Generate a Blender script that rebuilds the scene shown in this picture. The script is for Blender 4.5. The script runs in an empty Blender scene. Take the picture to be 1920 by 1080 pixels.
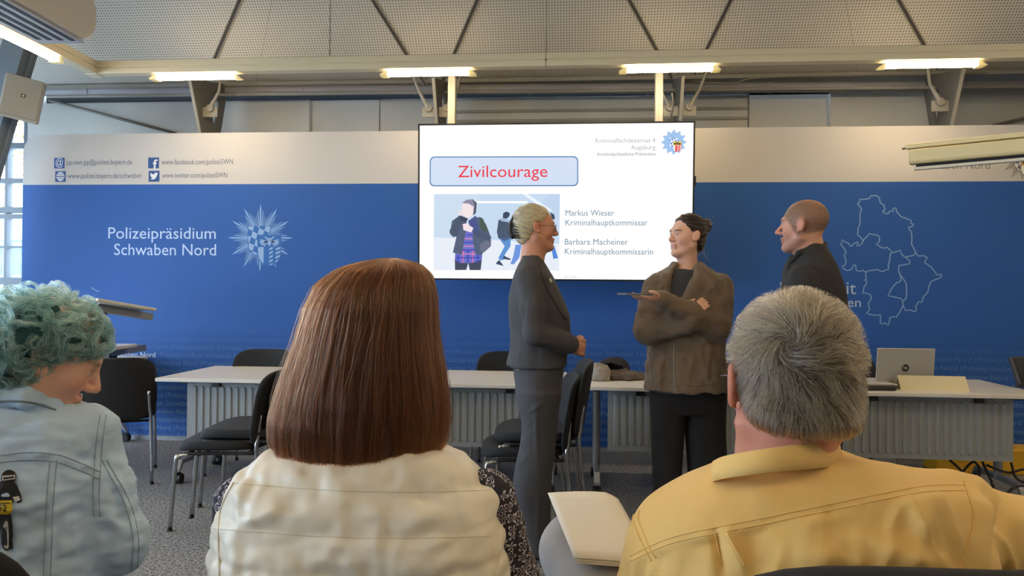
import bpy, bmesh, math, random
import numpy as np
from math import pi, sin, cos, radians
from mathutils import Vector, Matrix
from mathutils.bvhtree import BVHTree

scene = bpy.context.scene
COL = scene.collection
rng = np.random.default_rng(7)
random.seed(7)

# ------------------------------------------------------------------ camera
F = 1400.0
CAM = np.array([0.0, 0.0, 1.30])
YAW, PITCH, ROLL = radians(5.0), radians(0.33), radians(0.52)
_f = np.array([-sin(YAW)*cos(PITCH), cos(YAW)*cos(PITCH), sin(PITCH)])
_r0 = np.array([cos(YAW), sin(YAW), 0.0]); _u0 = np.cross(_r0, _f)
_R = cos(ROLL)*_r0 + sin(ROLL)*_u0
_U = cos(ROLL)*_u0 - sin(ROLL)*_r0
cam_data = bpy.data.cameras.new('camera')
cam_data.sensor_width = 36.0
cam_data.lens = 36.0*F/1920.0
cam_data.clip_start = 0.05
cam = bpy.data.objects.new('camera', cam_data)
COL.objects.link(cam)
cam.matrix_world = Matrix(((_R[0], _U[0], -_f[0], CAM[0]), (_R[1], _U[1], -_f[1], CAM[1]),
                           (_R[2], _U[2], -_f[2], CAM[2]), (0, 0, 0, 1)))
scene.camera = cam

# ------------------------------------------------------------------ light and exposure
vs = scene.view_settings
vs.view_transform = 'Standard'; vs.look = 'None'; vs.gamma = 1.0; vs.use_curve_mapping = False
vs.exposure = 0.12
scene.cycles.max_bounces = 6
scene.cycles.diffuse_bounces = 4
scene.cycles.glossy_bounces = 3
scene.cycles.transmission_bounces = 6
scene.cycles.transparent_max_bounces = 8
scene.cycles.sample_clamp_indirect = 4.0
scene.cycles.caustics_reflective = False
scene.cycles.caustics_refractive = False
scene.cycles.use_denoising = True
world = bpy.data.worlds.new('overcast_sky'); scene.world = world
world.use_nodes = True
_bg = world.node_tree.nodes['Background']
_bg.inputs['Color'].default_value = (0.62, 0.80, 1.0, 1)
_bg.inputs['Strength'].default_value = 12.0
LAMP_STRENGTH = 58.0
LAMP_COLOR = (1.0, 0.77, 0.47)

# ------------------------------------------------------------------ small helpers
def ray(px, py):
    return _f + _R*(px-960.0)/F - _U*(py-540.0)/F
def onY(px, py, Y):
    d = ray(px, py); return CAM + d*(Y/d[1])
def onZ(px, py, Z):
    d = ray(px, py); return CAM + d*((Z-CAM[2])/d[2])
def at(px, py, D):
    return CAM + ray(px, py)*D
def lin(c):
    if isinstance(c, str):
        c = c.lstrip('#'); c = [int(c[i:i+2], 16)/255 for i in (0, 2, 4)]
        return tuple((v/12.92 if v <= .04045 else ((v+.055)/1.055)**2.4) for v in c)
    return tuple(c)

MATS = {}
def mat(name, col, rough=.5, metal=0.0, spec=.5, bump=None, vary=None, attr=None, emit=0.0, sheen=0.0, coat=0.0, weave=None, trans=0.0, alpha=1.0):
    if name in MATS: return MATS[name]
    m = bpy.data.materials.new(name); m.use_nodes = True
    nt = m.node_tree; N = nt.nodes; L = nt.links
    b = N['Principled BSDF']
    c = lin(col)
    b.inputs['Base Color'].default_value = (*c, 1)
    b.inputs['Roughness'].default_value = rough
    b.inputs['Metallic'].default_value = metal
    b.inputs['Specular IOR Level'].default_value = spec
    if sheen: b.inputs['Sheen Weight'].default_value = sheen
    if coat: b.inputs['Coat Weight'].default_value = coat
    if trans: b.inputs['Transmission Weight'].default_value = trans
    if alpha < 1: b.inputs['Alpha'].default_value = alpha
    tc = N.new('ShaderNodeTexCoord')
    src = None
    if attr:
        a = N.new('ShaderNodeVertexColor'); a.layer_name = attr; src = a.outputs['Color']
    if vary:
        sc_, am = vary[0], vary[1]
        n = N.new('ShaderNodeTexNoise'); n.inputs['Scale'].default_value = sc_; n.inputs['Detail'].default_value = 5
        n.inputs['Roughness'].default_value = .6
        L.new(tc.outputs['Object'], n.inputs['Vector'])
        r = N.new('ShaderNodeMapRange'); r.inputs[1].default_value = .3; r.inputs[2].default_value = .7
        r.inputs[3].default_value = 1-am; r.inputs[4].default_value = 1+am
        L.new(n.outputs['Fac'], r.inputs[0])
        mx = N.new('ShaderNodeVectorMath'); mx.operation = 'SCALE'
        if src: L.new(src, mx.inputs[0])
        else: mx.inputs[0].default_value = c
        L.new(r.outputs[0], mx.inputs['Scale']); src = mx.outputs[0]
    if src: L.new(src, b.inputs['Base Color'])
    if emit:
        b.inputs['Emission Strength'].default_value = emit
        if src: L.new(src, b.inputs['Emission Color'])
        else: b.inputs['Emission Color'].default_value = (*c, 1)
        b.inputs['Base Color'].default_value = (.0, .0, .0, 1)
        if src:
            for l in list(b.inputs['Base Color'].links): L.remove(l)
    prev = None
    def addbump(height, strength, dist):
        nonlocal prev
        bp = N.new('ShaderNodeBump'); bp.inputs['Strength'].default_value = strength; bp.inputs['Distance'].default_value = dist
        L.new(height, bp.inputs['Height'])
        if prev: L.new(prev, bp.inputs['Normal'])
        prev = bp.outputs[0]
    if bump:
        for bb in (bump if isinstance(bump[0], tuple) else (bump,)):
            n = N.new('ShaderNodeTexNoise'); n.inputs['Scale'].default_value = bb[0]; n.inputs['Detail'].default_value = 4
            L.new(tc.outputs['Object'], n.inputs['Vector'])
            addbump(n.outputs['Fac'], bb[1], bb[2] if len(bb) > 2 else .01)
    if weave:
        w = N.new('ShaderNodeTexWave'); w.wave_type = 'BANDS'; w.bands_direction = 'DIAGONAL'
        w.inputs['Scale'].default_value = weave[0]; w.inputs['Distortion'].default_value = 1.5
        L.new(tc.outputs['Object'], w.inputs['Vector']); addbump(w.outputs['Fac'], weave[1], .001)
    if prev: L.new(prev, b.inputs['Normal'])
    MATS[name] = m
    return m

def tag(o, label=None, cat=None, group=None, kind=None):
    if label: o['label'] = label
    if cat: o['category'] = cat
    if group: o['group'] = group
    if kind: o['kind'] = kind
    return o
def empty(name, loc, rz=0.0, label=None, cat=None, group=None):
    o = bpy.data.objects.new(name, None); COL.objects.link(o)
    o.empty_display_size = .1
    o.location = loc; o.rotation_euler = (0, 0, rz)
    return tag(o, label, cat, group)
def mesh_obj(name, V, Fc, m=None, parent=None, smooth=False, cols=None, fmats=None):
    me = bpy.data.meshes.new(name)
    me.from_pydata([tuple(map(float, v)) for v in V], [], [tuple(int(i) for i in f) for f in Fc])
    ms = m if isinstance(m, (list, tuple)) else ([m] if m else [])
    for q in ms: me.materials.append(q)
    if fmats is not None: me.polygons.foreach_set('material_index', np.asarray(fmats, dtype=np.int32))
    if smooth: me.polygons.foreach_set('use_smooth', np.ones(len(me.polygons), dtype=bool))
    if cols is not None:
        ca = me.color_attributes.new('Col', 'FLOAT_COLOR', 'POINT')
        cc = np.ones((len(V), 4), dtype=np.float32); cc[:, :3] = np.asarray(cols)
        ca.data.foreach_set('color', cc.ravel())
    me.update()
    o = bpy.data.objects.new(name, me); COL.objects.link(o)
    if parent is not None: o.parent = parent
    return o
def copy_tree(o, parent=None):
    c = o.copy(); COL.objects.link(c)
    if parent is not None: c.parent = parent
    for ch in list(o.children): copy_tree(ch, c)
    return c
def bevel(o, w=.004, seg=2, ang=40):
    md = o.modifiers.new('bevel', 'BEVEL'); md.width = w; md.segments = seg; md.limit_method = 'ANGLE'; md.angle_limit = radians(ang)
    return o
def shade(o, ang=40):
    me = o.data
    me.polygons.foreach_set('use_smooth', np.ones(len(me.polygons), dtype=bool))
    try: me.set_sharp_from_angle(angle=radians(ang))
    except Exception: pass
    return o

class MB:
    """collects simple shapes into one mesh"""
    def __init__(s): s.V = []; s.F = []; s.C = []; s.M = []; s.col = (1, 1, 1); s.mi = 0
    def _add(s, V, Fc):
        k = len(s.V)
        s.V += [tuple(v) for v in V]; s.C += [s.col]*len(V)
        s.F += [tuple(i+k for i in f) for f in Fc]; s.M += [s.mi]*len(Fc)
    def box(s, c, d, rot=None):
        hx, hy, hz = d[0]/2, d[1]/2, d[2]/2
        P = np.array([(x, y, z) for x in (-hx, hx) for y in (-hy, hy) for z in (-hz, hz)])
        if rot is not None: P = P @ np.asarray(rot).T
        P = P + np.asarray(c)
        s._add(P, [(0, 1, 3, 2), (4, 6, 7, 5), (0, 4, 5, 1), (2, 3, 7, 6), (0, 2, 6, 4), (1, 5, 7, 3)]); return s
    def box2(s, lo, hi):
        lo = np.asarray(lo, float); hi = np.asarray(hi, float); return s.box((lo+hi)/2, hi-lo)
    def tube(s, pts, r, n=10, cap=True):
        P = np.asarray(pts, float); m = len(P)
        r = np.full(m, r) if np.isscalar(r) else np.asarray(r, float)
        T = np.zeros_like(P); T[1:-1] = P[2:]-P[:-2]; T[0] = P[1]-P[0]; T[-1] = P[-1]-P[-2]
        T /= np.linalg.norm(T, axis=1)[:, None]+1e-12
        up = np.array([0, 0, 1.]) if abs(T[0][2]) < .9 else np.array([1., 0, 0])
        V = []
        a = np.cross(T[0], up); a /= np.linalg.norm(a)
        for i in range(m):
            a = a - T[i]*(a@T[i]); a /= np.linalg.norm(a)+1e-12
            b = np.cross(T[i], a)
            for j in range(n):
                t = 2*pi*j/n; V.append(P[i]+r[i]*(cos(t)*a+sin(t)*b))
        Fc = [(i*n+j, i*n+(j+1) % n, (i+1)*n+(j+1) % n, (i+1)*n+j) for i in range(m-1) for j in range(n)]
        if cap: Fc += [tuple(range(n-1, -1, -1)), tuple((m-1)*n+j for j in range(n))]
        s._add(V, Fc); return s
    def disc(s, c, axis, r, h, n=24, r2=None):
        a = np.asarray(axis, float); a /= np.linalg.norm(a)
        c = np.asarray(c, float)
        return s.tube([c-a*h/2, c+a*h/2], [r, r if r2 is None else r2], n)
    def prism(s, poly, lo, hi, ax='y'):
        """polygon given in the two other axes, extruded along ax"""
        n = len(poly)
        def pt(p, t):
            return {'y': (p[0], t, p[1]), 'x': (t, p[0], p[1]), 'z': (p[0], p[1], t)}[ax]
        V = [pt(p, lo) for p in poly]+[pt(p, hi) for p in poly]
        Fc = [tuple(range(n)), tuple(range(2*n-1, n-1, -1))]+[(i, i+n, (i+1) % n+n, (i+1) % n) for i in range(n)]
        s._add(V, Fc); return s
    def poly(s, pts): s._add(pts, [tuple(range(len(pts)))]); return s
    def strip(s, A, B):
        n = len(A); s._add(list(A)+list(B), [(i, i+1, n+i+1, n+i) for i in range(n-1)]); return s
    def grid(s, G):
        G = np.asarray(G); a, b = G.shape[:2]
        s._add(G.reshape(-1, 3), [(i*b+j, i*b+j+1, (i+1)*b+j+1, (i+1)*b+j) for i in range(a-1) for j in range(b-1)]); return s
    def sphere(s, c, r, nu=14, nv=8):
        r = np.broadcast_to(np.asarray(r, float), (3,)); c = np.asarray(c, float)
        V = [c+r*(0, 0, 1)]
        for i in range(1, nv):
            t = pi*i/nv
            for j in range(nu):
                p = 2*pi*j/nu; V.append(c+r*np.array((sin(t)*cos(p), sin(t)*sin(p), cos(t))))
        V.append(c-r*(0, 0, 1)); e = len(V)-1
        Fc = [(0, 1+j, 1+(j+1) % nu) for j in range(nu)]
        for i in range(nv-2):
            Fc += [(1+i*nu+j, 1+(i+1)*nu+j, 1+(i+1)*nu+(j+1) % nu, 1+i*nu+(j+1) % nu) for j in range(nu)]
        Fc += [(e, 1+(nv-2)*nu+(j+1) % nu, 1+(nv-2)*nu+j) for j in range(nu)]
        s._add(V, Fc); return s
    def build(s, name, m, parent=None, smooth=False, cols=False, origin=None, sharp=None):
        V = np.array(s.V, float)
        if origin is not None: V = V-np.asarray(origin, float)
        o = mesh_obj(name, V, s.F, m, parent, smooth, s.C if cols else None, s.M if any(s.M) else None)
        if origin is not None: o.location = tuple(origin)
        # consistent outward normals
        bm = bmesh.new(); bm.from_mesh(o.data); bmesh.ops.recalc_face_normals(bm, faces=bm.faces[:]); bm.to_mesh(o.data); bm.free()
        if sharp: shade(o, sharp)
        return o

def rotz(a): return np.array([[cos(a), -sin(a), 0], [sin(a), cos(a), 0], [0, 0, 1]])
def roty(a): return np.array([[cos(a), 0, sin(a)], [0, 1, 0], [-sin(a), 0, cos(a)]])
def rotx(a): return np.array([[1, 0, 0], [0, cos(a), -sin(a)], [0, sin(a), cos(a)]])

def smooth_path(P, n=6):
    """Catmull-Rom through the points"""
    P = np.asarray(P, float)
    Q = np.vstack([2*P[0]-P[1], P, 2*P[-1]-P[-2]])
    out = []
    for i in range(1, len(Q)-2):
        for t in np.linspace(0, 1, n, endpoint=False):
            a, b, c, d = Q[i-1], Q[i], Q[i+1], Q[i+2]
            out.append(.5*((2*b)+(c-a)*t+(2*a-5*b+4*c-d)*t*t+(3*b-a-3*c+d)*t**3))
    out.append(Q[-2]); return np.array(out)

# text: outlines of the built-in typeface turned into flat mesh data in an (x, z) plane
_tc = {}
def text_data(s, bold=0.0):
    key = (s, bold)
    if key in _tc: return _tc[key]
    cu = bpy.data.curves.new('lettering', 'FONT'); cu.body = s; cu.size = 1.0; cu.resolution_u = 3; cu.offset = bold
    o = bpy.data.objects.new('lettering', cu); COL.objects.link(o)
    dg = bpy.context.evaluated_depsgraph_get(); dg.update()
    me = bpy.data.meshes.new_from_object(o.evaluated_get(dg))
    V = np.array([v.co[:2] for v in me.vertices]).reshape(-1, 2); Fc = [tuple(p.vertices) for p in me.polygons]
    bpy.data.objects.remove(o); bpy.data.curves.remove(cu); bpy.data.meshes.remove(me)
    _tc[key] = (V, Fc); return V, Fc
def text_on(mb, s, x0, x1, zb, capz, Y, col, bold=0.0):
    """string s between x0 and x1, baseline zb, capital height capz, on the plane y = Y"""
    V, Fc = text_data(s, bold)
    lo, hi = V[:, 0].min(), V[:, 0].max()
    kx = (x1-x0)/(hi-lo); kz = capz/.70
    mb.col = lin(col)
    mb._add([(x0+(v[0]-lo)*kx, Y, zb+v[1]*kz) for v in V], Fc)
def text_px(mb, s, px0, px1, pyb, cap, Y, col, bold=0.0, off=0.0):
    a = onY(px0, pyb, Y); b = onY(px1, pyb, Y); t = onY(px0, pyb-cap, Y)
    text_on(mb, s, a[0], b[0], (a[2]+b[2])/2, t[2]-a[2], Y-off, col, bold)

# ------------------------------------------------------------------ smooth solid modelling (signed distances -> surface nets)
def axis_pts(lo, hi, res, fine=()):
    pts = [lo]
    while pts[-1] < hi:
        p = pts[-1]; st = res
        for a, b, r in fine:
            if a-.02 <= p <= b+.02: st = min(st, r)
        pts.append(p+st)
    return np.array(pts, dtype=np.float32)
class Solid:
    def __init__(s, lo, hi, res, fx=(), fy=(), fz=()):
        s.ax = [axis_pts(lo[0], hi[0], res, fx), axis_pts(lo[1], hi[1], res, fy), axis_pts(lo[2], hi[2], res, fz)]
        s.D = np.full([len(a) for a in s.ax], .2, dtype=np.float32)
    def _sub(s, lo, hi, pad):
        sl = []
        for a, l, h in zip(s.ax, lo, hi):
            i0 = max(0, np.searchsorted(a, l-pad)-1); i1 = min(len(a), np.searchsorted(a, h+pad)+1)
            if i1 <= i0: return None, None
            sl.append(slice(i0, i1))
        X, Y, Z = np.meshgrid(s.ax[0][sl[0]], s.ax[1][sl[1]], s.ax[2][sl[2]], indexing='ij')
        return tuple(sl), (X, Y, Z)
    def _join(s, sl, d, k, sub=False):
        A = s.D[sl]
        if sub: A = -A
        if k > 0:
            h = np.maximum(k-np.abs(A-d), 0)/k
            R = np.minimum(A, d)-h*h*k*.25
        else: R = np.minimum(A, d)
        s.D[sl] = -R if sub else R
    def cap(s, a, b, ra, rb=None, k=.02, sub=False):
        rb = ra if rb is None else rb
        a = np.asarray(a, float); b = np.asarray(b, float); R = max(ra, rb)
        sl, G = s._sub(np.minimum(a, b)-R, np.maximum(a, b)+R, k+.03)
        if sl is None: return s
        ba = b-a; L = ba@ba+1e-9
        px, py, pz = G[0]-a[0], G[1]-a[1], G[2]-a[2]
        t = np.clip((px*ba[0]+py*ba[1]+pz*ba[2])/L, 0, 1)
        d = np.sqrt((px-t*ba[0])**2+(py-t*ba[1])**2+(pz-t*ba[2])**2)-(ra+(rb-ra)*t)
        s._join(sl, d.astype(np.float32), k, sub); return s
    def chain(s, pts, rad, k=.02, sub=False):
        for i in range(len(pts)-1): s.cap(pts[i], pts[i+1], rad[i], rad[i+1], k, sub)
        return s
    def ell(s, c, r, k=.02, rot=None, sub=False):
        c = np.asarray(c, float); r = np.broadcast_to(np.asarray(r, float), (3,)); R = r.max()
        sl, G = s._sub(c-R, c+R, k+.03)
        if sl is None: return s
        p = np.stack([G[0]-c[0], G[1]-c[1], G[2]-c[2]], -1)
        if rot is not None: p = p @ np.asarray(rot)
        k0 = np.sqrt(((p/r)**2).sum(-1)); k1 = np.sqrt(((p/r**2)**2).sum(-1))+1e-9
        s._join(sl, (k0*(k0-1)/k1).astype(np.float32), k, sub); return s
    def box(s, c, h, rad=.01, k=.01, rot=None, sub=False):
        c = np.asarray(c, float); h = np.asarray(h, float); R = np.linalg.norm(h)
        sl, G = s._sub(c-R, c+R, k+.03)
        if sl is None: return s
        p = np.stack([G[0]-c[0], G[1]-c[1], G[2]-c[2]], -1)
        if rot is not None: p = p @ np.asarray(rot)
        q = np.abs(p)-(h-rad)
        d = np.sqrt((np.maximum(q, 0)**2).sum(-1))+np.minimum(q.max(-1), 0)-rad
        s._join(sl, d.astype(np.float32), k, sub); return s
    def loft(s, T, k=.02, n=2.3, sub=False, shift=0.0, ysplit=None):
        """T rows: z, cx, cy, rx, ry[, rot]; horizontal sections stacked along z"""
        T = np.array([list(r)+[0]*(6-len(r)) for r in T], float); T = T[np.argsort(T[:, 0])]
        R = T[:, 3:5].max(1)+.02
        lo = (np.min(T[:, 1]-R), np.min(T[:, 2]-R), T[0, 0]); hi = (np.max(T[:, 1]+R), np.max(T[:, 2]+R), T[-1, 0])
        sl, G = s._sub(lo, hi, k+.03)
        if sl is None: return s
        zz = s.ax[2][sl[2]]
        # smooth interpolation of the section table
        zf = np.linspace(T[0, 0], T[-1, 0], 160)
        def ip(col):
            v = np.interp(zf, T[:, 0], T[:, col]); w = 9
            vp = np.pad(v, w//2, mode='edge'); v = np.convolve(vp, np.ones(w)/w, 'valid')
            return np.interp(np.clip(zz, T[0, 0], T[-1, 0]), zf, v)[None, None, :]
        cx, cy, rx, ry, ro = (ip(c) for c in (1, 2, 3, 4, 5))
        rx = np.maximum(rx+shift, .002); ry = np.maximum(ry+shift, .002)
        dx, dy = G[0]-cx, G[1]-cy
        ca, sa = np.cos(ro), np.sin(ro)
        u, v = dx*ca+dy*sa, -dx*sa+dy*ca
        q = (np.abs(u/rx)**n+np.abs(v/ry)**n)**(1/n)
        # approximate distance: radial scale at this direction
        rr = np.sqrt(u*u+v*v)+1e-6
        d = rr*(1-1/np.maximum(q, 1e-3))
        d = np.where(q < .05, -np.minimum(rx, ry), d)
        dz = np.maximum(T[0, 0]-G[2], G[2]-T[-1, 0])
        e = .012
        d = np.where(dz > -e, np.maximum(d, dz), d)
        s._join(sl, d.astype(np.float32), k, sub); return s
    def grids(s): return np.meshgrid(*s.ax, indexing='ij')
    def cut(s, c, nrm, k=.0):
        """removes what lies on the side the normal points to"""
        nrm = np.asarray(nrm, float); nrm /= np.linalg.norm(nrm)
        X, Y, Z = s.grids()
        d = (X-c[0])*nrm[0]+(Y-c[1])*nrm[1]+(Z-c[2])*nrm[2]
        if k > 0:
            h = np.maximum(k-np.abs(s.D-d), 0)/k
            s.D = (np.maximum(s.D, d)+h*h*k*.25).astype(np.float32)
        else: s.D = np.maximum(s.D, d).astype(np.float32)
        return s
    def bump(s, fn):
        X, Y, Z = s.grids(); m = np.abs(s.D) < .05
        s.D[m] -= fn(X[m], Y[m], Z[m]).astype(np.float32); return s
    def mesh(s):
        D = s.D; S = D < 0; nx, ny, nz = D.shape
        c = np.zeros((nx-1, ny-1, nz-1), np.int8)
        for i in (0, 1):
            for j in (0, 1):
                for k in (0, 1): c += S[i:nx-1+i, j:ny-1+j, k:nz-1+k]
        act = (c > 0) & (c < 8); idx = np.full(act.shape, -1, np.int64)
        A = np.argwhere(act); idx[act] = np.arange(len(A))
        P = np.zeros((len(A), 3)); W = np.zeros(len(A))
        cs = [(i, j, k) for i in (0, 1) for j in (0, 1) for k in (0, 1)]
        val = {q: D[A[:, 0]+q[0], A[:, 1]+q[1], A[:, 2]+q[2]] for q in cs}
        pos = {q: np.stack([s.ax[0][A[:, 0]+q[0]], s.ax[1][A[:, 1]+q[1]], s.ax[2][A[:, 2]+q[2]]], 1) for q in cs}
        for q in cs:
            for a in range(3):
                if q[a]: continue
                w = list(q); w[a] = 1; w = tuple(w)
                m = (val[q] < 0) != (val[w] < 0)
                t = val[q]/(val[q]-val[w]+1e-12)
                pt = pos[q]+(pos[w]-pos[q])*t[:, None]
                P[m] += pt[m]; W[m] += 1
        P /= np.maximum(W, 1)[:, None]
        Q = []
        for a in range(3):
            b, e = (a+1) % 3, (a+2) % 3
            s0 = [slice(None)]*3; s1 = [slice(None)]*3
            s0[a] = slice(0, -1); s1[a] = slice(1, None)
            ch = S[tuple(s0)] != S[tuple(s1)]
            I = np.argwhere(ch)
            I = I[(I[:, b] > 0) & (I[:, b] < D.shape[b]-1) & (I[:, e] > 0) & (I[:, e] < D.shape[e]-1)]
            ins = S[tuple(I.T)]
            def cell(db, de):
                J = I.copy(); J[:, b] += db; J[:, e] += de; return idx[tuple(J.T)]
            q = np.stack([cell(-1, -1), cell(0, -1), cell(0, 0), cell(-1, 0)], 1)
            q[~ins] = q[~ins][:, ::-1]
            Q.append(q)
        Q = np.vstack(Q); Q = Q[(Q >= 0).all(1)]
        return P, Q
def relax(V, Q, it=1, f=.5):
    n = len(V); E = np.vstack([Q[:, [0, 1]], Q[:, [1, 2]], Q[:, [2, 3]], Q[:, [3, 0]]])
    E = np.vstack([E, E[:, ::-1]])
    cnt = np.bincount(E[:, 0], minlength=n)[:, None]
    for _ in range(it):
        A = np.stack([np.bincount(E[:, 0], weights=V[E[:, 1], a], minlength=n) for a in range(3)], 1)
        V = V*(1-f)+f*A/np.maximum(cnt, 1)
    return V
def vnormals(V, Q):
    n = np.cross(V[Q[:, 2]]-V[Q[:, 0]], V[Q[:, 3]]-V[Q[:, 1]])
    N = np.zeros_like(V)
    for k in range(4):
        for a in range(3): N[:, a] += np.bincount(Q[:, k], weights=n[:, a], minlength=len(V))
    return N/(np.linalg.norm(N, axis=1)[:, None]+1e-12)
def solid_obj(name, S, m, parent=None, colfn=None, it=1, disp=None, fmat=None, origin=None):
    V, Q = S.mesh(); V = relax(V, Q, it)
    if disp is not None:
        N = vnormals(V, Q); B0 = BVHTree.FromPolygons([tuple(v) for v in V], [tuple(q) for q in Q])
        V = V+N*disp(V, N, B0)[:, None]
    cols = colfn(V, vnormals(V, Q)) if colfn else None
    fm = fmat(V[Q].mean(1)) if fmat else None
    me = bpy.data.meshes.new(name)
    me.vertices.add(len(V)); me.vertices.foreach_set('co', V.astype(np.float32).ravel())
    me.loops.add(len(Q)*4); me.loops.foreach_set('vertex_index', Q.astype(np.int32).ravel())
    me.polygons.add(len(Q)); me.polygons.foreach_set('loop_start', np.arange(0, len(Q)*4, 4, dtype=np.int32))
    me.polygons.foreach_set('use_smooth', np.ones(len(Q), dtype=bool))
    for q in (m if isinstance(m, (list, tuple)) else [m]): me.materials.append(q)
    if fm is not None: me.polygons.foreach_set('material_index', np.asarray(fm, np.int32))
    me.update(calc_edges=True)
    if cols is not None:
        ca = me.color_attributes.new('Col', 'FLOAT_COLOR', 'POINT')
        cc = np.ones((len(V), 4), dtype=np.float32); cc[:, :3] = cols; ca.data.foreach_set('color', cc.ravel())
    me.validate()
    o = bpy.data.objects.new(name, me); COL.objects.link(o)
    if parent is not None: o.parent = parent
    o['_n'] = 0; del o['_n']
    return o, BVHTree.FromPolygons([tuple(v) for v in V], [tuple(q) for q in Q])
def hit(bvh, p, d):
    r = bvh.ray_cast(Vector(p), Vector(d))
    return (None, None) if r[0] is None else (np.array(r[0]), np.array(r[1]))
def drape(bvh, P, src, off=.002):
    """drops points onto a surface as seen from src (misses are dropped)"""
    out = []
    for p in P:
        d = np.asarray(p)-src; h, n = hit(bvh, src, d)
        if h is None: continue
        if n@d > 0: n = -n
        out.append(h+n*off)
    return np.array(out)
def ribbon_on(mb, bvh, A, B, d, nu=24, nv=4, off=.003):
    """a strip between two edge lines laid on a surface"""
    A = smooth_path(A, 8); B = smooth_path(B, 8)
    def rs(P): 
        t = np.r_[0, np.cumsum(np.linalg.norm(np.diff(P, axis=0), axis=1))]
        return np.stack([np.interp(np.linspace(0, t[-1], nu), t, P[:, a]) for a in range(3)], 1)
    A, B = rs(A), rs(B); G = np.zeros((nu, nv, 3)); last = None
    for i in range(nu):
        for j in range(nv):
            p = A[i]+(B[i]-A[i])*j/(nv-1)
            h, n = hit(bvh, p-np.asarray(d)*.6, d)
            if h is None: h, n = np.array(p) if last is None else p+np.asarray(d)*((last-p)@np.asarray(d)), -np.asarray(d)
            else: last = h
            if n@np.asarray(d) > 0: n = -n
            G[i, j] = h+n*off
    mb.grid(G); return G
def noise3(P, sc, seed=0):
    """smooth value noise, vectorised"""
    P = np.asarray(P, float)*sc; I = np.floor(P).astype(np.int64); f = P-I; f = f*f*(3-2*f)
    def h(i, j, k):
        n = (i*374761393+j*668265263+k*2147483647+seed*144665) & 0xffffffff
        n = ((n ^ (n >> 13))*1274126177) & 0xffffffff
        return ((n ^ (n >> 16)) & 0xffff)/32768.0-1
    r = 0
    for a in (0, 1):
        for b in (0, 1):
            for c in (0, 1):
                w = (f[:, 0] if a else 1-f[:, 0])*(f[:, 1] if b else 1-f[:, 1])*(f[:, 2] if c else 1-f[:, 2])
                r = r+w*h(I[:, 0]+a, I[:, 1]+b, I[:, 2]+c)
    return r
def strands(name, P, rad, m, parent):
    """P: list of (n,3) arrays; hair fibres as a curves object"""
    cu = bpy.data.hair_curves.new(name); cu.add_curves([len(p) for p in P])
    Q = np.vstack(P).astype(np.float32)
    cu.points.foreach_set('position', Q.ravel())
    ra = cu.attributes.get('radius') or cu.attributes.new('radius', 'FLOAT', 'POINT')
    rv = np.concatenate([rad*np.linspace(1, .35, len(p)) for p in P]).astype(np.float32)
    ra.data.foreach_set('value', rv)
    cu.materials.append(m)
    o = bpy.data.objects.new(name, cu); COL.objects.link(o)
    if parent is not None: o.parent = parent
    return o
def hair_mat(name, ramp, rough=.35, tip=None):
    """fibre colour picked per strand from a ramp; tip: colour the fibre fades to"""
    m = bpy.data.materials.new(name); m.use_nodes = True; N = m.node_tree.nodes; L = m.node_tree.links
    N.remove(N['Principled BSDF'])
    h = N.new('ShaderNodeBsdfHairPrincipled'); h.parametrization = 'COLOR'
    h.inputs['Roughness'].default_value = rough; h.inputs['Radial Roughness'].default_value = .4
    ci = N.new('ShaderNodeHairInfo'); cr = N.new('ShaderNodeValToRGB')
    el = cr.color_ramp.elements
    for i, (p, c) in enumerate(ramp):
        e = el[i] if i < 2 else el.new(p)
        e.position = p; e.color = (*lin(c), 1)
    L.new(ci.outputs['Random'], cr.inputs[0]); out = cr.outputs[0]
    if tip:
        mx = N.new('ShaderNodeMix'); mx.data_type = 'RGBA'
        L.new(ci.outputs['Intercept'], mx.inputs[0]); L.new(out, mx.inputs[6]); mx.inputs[7].default_value = (*lin(tip), 1)
        out = mx.outputs[2]
    L.new(out, h.inputs['Color']); L.new(h.outputs[0], N['Material Output'].inputs[0])
    return m

# ------------------------------------------------------------------ the room
W0 = 6.95                       # back wall
XL, XR = -6.6, 5.4              # side walls
def carpet_mat():
    m = mat('grey_carpet', '#75777a', rough=.95, spec=.1)
    N = m.node_tree.nodes; L = m.node_tree.links; b = N['Principled BSDF']
    tc = N.new('ShaderNodeTexCoord'); v = N.new('ShaderNodeTexNoise'); v.inputs['Scale'].default_value = 72; v.inputs['Detail'].default_value = 3
    v.inputs['Roughness'].default_value = .8
    L.new(tc.outputs['Object'], v.inputs['Vector'])
    cr = N.new('ShaderNodeValToRGB'); e = cr.color_ramp.elements
    e[0].position = .36; e[0].color = (*lin('#2b2d31'), 1); e[1].position = .64; e[1].color = (*lin('#a2a2a3'), 1)
    L.new(v.outputs['Fac'], cr.inputs[0]); L.new(cr.outputs[0], b.inputs['Base Color'])
    bp = N.new('ShaderNodeBump'); bp.inputs['Strength'].default_value = .5; bp.inputs['Distance'].default_value = .004
    L.new(v.outputs['Fac'], bp.inputs['Height']); L.new(bp.outputs[0], b.inputs['Normal'])
    return m
floor = MB().box2((XL-.2, -4.2, -.1), (XR+.2, W0+.2, 0)).build('floor', carpet_mat()); tag(floor, kind='structure')

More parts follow.
